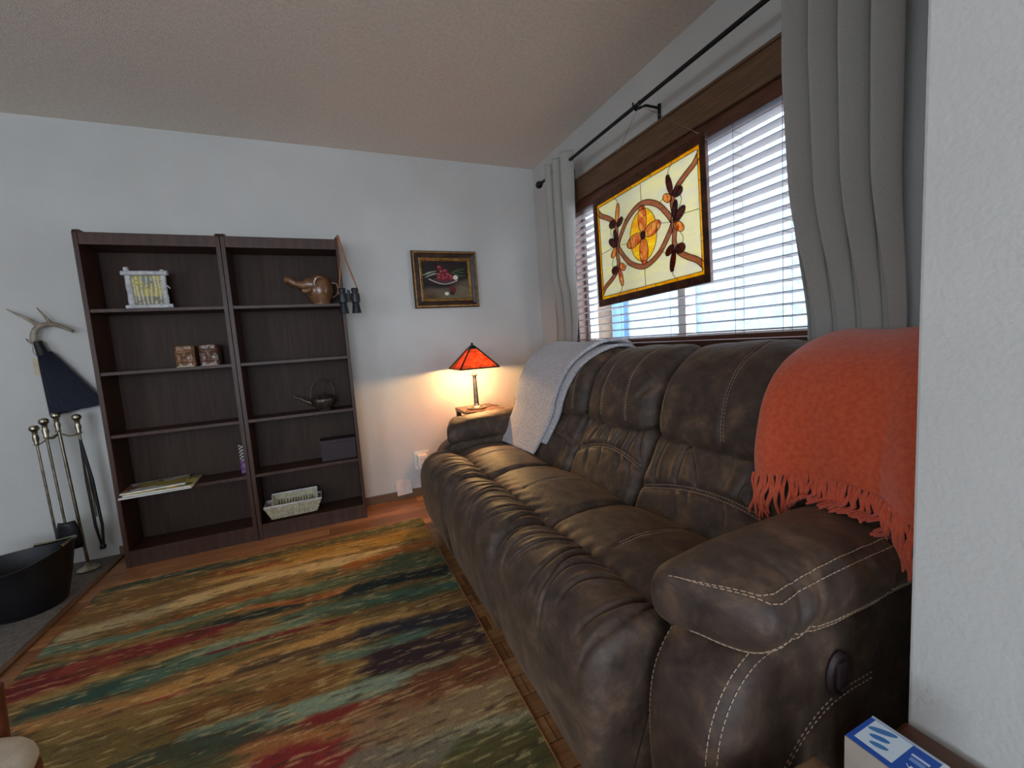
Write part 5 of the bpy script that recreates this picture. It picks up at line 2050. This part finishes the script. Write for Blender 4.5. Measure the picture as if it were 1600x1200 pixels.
b.tube([(cx_ + 0.185 * math.cos(a), cy_ + 0.172 * math.sin(a), 0.252 + 0.048 * max(0, math.cos(a)) ** 2) for a in np.linspace(-0.35, 1.75, 16)], 0.007, 8)
b.build('bail_handle', M['brass'], r, smooth='auto')

# ------------------------------------------------------------------ near left chair
r = root_of('wooden_armchair', (-2.55, -2.25, 0.009), 'reddish wooden armchair with cream seat cushion at the lower left corner', 'chair')
box('seat', (-2.73, -2.20, -2.50, -2.050, 0.33, 0.365), M['chairwood'], r, 0.01)
p = Pillow([(-2.72, 0.37), (-2.72, 0.42), (-2.58, 0.445), (-2.36, 0.445), (-2.20, 0.43), (-2.172, 0.40), (-2.19, 0.370), (-2.45, 0.367)], -2.50, -2.045, 0.07, m=80, step=0.02, radial=True)
p.build('seat_cushion', M['cream'], r)
for x in (-2.70, -2.23):
    for y in (-2.46, -2.09):
        box('leg', (x - 0.018, x + 0.018, y - 0.018, y + 0.018, 0.0105, 0.34), M['chairwood'], r, 0.004)
b = MB()
b.tube([(-2.71, -2.50, 0.36), (-2.73, -2.52, 0.85)], 0.016, 10)
b.tube([(-2.71, -2.05, 0.36), (-2.73, -2.05, 0.85)], 0.016, 10)
for z in (0.55, 0.68, 0.82):
    b.tube([(-2.722, -2.50, z), (-2.722, -2.05, z)], 0.014, 8)
b.build('backrest', M['chairwood'], r)
b = MB()
b.tube([(-2.71, -2.02, 0.55), (-2.50, -2.02, 0.56), (-2.32, -2.02, 0.54), (-2.275, -2.02, 0.50), (-2.27, -2.03, 0.35)], [0.016, 0.02, 0.024, 0.022, 0.016], 12)
b.build('armrest', M['chairwood'], r, smooth='auto')

# ------------------------------------------------------------------ near right table, box, stool
r = root_of('end_table', (-0.93, -3.0, 0), 'dark brown wooden end table against the near wall beside the sofa arm', 'table')
box('tabletop', (-1.042, -0.834, -3.32, -2.772, 0.425, 0.45), M['tablewood'], r, 0.006)
for x in (-1.02, -0.856):
    for y in (-3.29, -2.80):
        box('leg', (x - 0.018, x + 0.018, y - 0.018, y + 0.018, 0, 0.425), M['tablewood'], r, 0.002)
b0 = (-1.047, -2.80)
Wb, Lb = 0.064, 0.080
r = root_of('carton', (b0[0] + Wb / 2, b0[1] - Lb / 2, 0.45), 'small blue and white carton with three blue leaf shapes, on the end table', 'box')
box('carton_body', (b0[0], b0[0] + Wb, b0[1] - Lb, b0[1], 0.4505, 0.5495), M['cardboard'], r, 0.0015)


def carton(u, v):
    # u across the short side (left->right), v from near end (0) to far end (1)
    C = np.zeros(u.shape + (3,)) + np.array([40, 84, 168])
    C = blend(C, ((u > 0.14) & (u < 0.92) & (v > 0.42) & (v < 0.93)) * 1.0, (206, 220, 232))
    C = blend(C, (u > 0.93) * 1.0, (170, 186, 200))

    def el(a, b_, ra, rb, th, col):
        nonlocal C
        du, dv = (u - a) * 0.8, v - b_
        p, q = du * math.cos(th) + dv * math.sin(th), -du * math.sin(th) + dv * math.cos(th)
        d = (p / ra) ** 2 + (q / rb) ** 2
        C = blend(C, np.clip((1.05 - d) * 8, 0, 1), col)
    el(.74, .76, .19, .060, 2.15, (70, 120, 176))
    el(.52, .72, .13, .055, 2.0, (58, 118, 184))
    el(.33, .66, .12, .050, 1.95, (66, 126, 180))
    C = blend(C, ((u > 0.66) & (u < 0.72) & (v > 0.14) & (v < 0.36)) * 0.9, (210, 222, 236))
    C = blend(C, ((np.abs(u - 0.56) < 0.05) & (v > 0.16) & (v < 0.34)) * 0.7, (150, 178, 220))
    # numeral 4 printed across
    s = ((np.abs(u - 0.36) < 0.03) & (v > 0.14) & (v < 0.27)) | ((np.abs(v - 0.19) < 0.012) & (u > 0.22) & (u < 0.46)) | ((np.abs((u - 0.22) * 0.8 - (v - 0.19)) < 0.008) & (u > 0.22) & (u < 0.38))
    C = blend(C, s * 0.95, (236, 240, 246))
    C = blend(C, (v < 0.07) * (u > 0.7) * 1.0, (214, 222, 230))
    return C


u, v = np.meshgrid(np.linspace(0, 1, 110), np.linspace(0, 1, 200))
V = [(b0[0] + 0.0008 + a * (Wb - 0.0016), b0[1] - Lb + 0.0008 + c * (Lb - 0.0016), 0.5502) for a, c in zip(u.ravel(), v.ravel())]
o = link_mesh('printed_top', V, grid_faces(200, 110), M['painted'], r, smooth=False)
set_col(o, carton(u, v).reshape(-1, 3))
V = [(b0[0] + a, y, 0.549) for a in (0.001, 0.024) for y in (b0[1] - Lb + 0.001,)]

st = root_of('cardboard_box', (-1.07, -2.724, 0), 'plain tan cardboard box standing upright between the sofa arm and the end table', 'box')
p = Pillow([(-1.22, 0.001), (-0.93, 0.001), (-0.93, 0.372), (-0.96, 0.385), (-1.20, 0.385), (-1.22, 0.37)], -2.748, -2.702, 0.006, m=80, step=0.01, ch=2)
p.build('box_body', M['tanleather'], st)
b = MB()
b.box(-1.17, -0.97, -2.727, -2.723, 0.384, 0.3865)
b.build('flap_seam', M['cardboard'], st)
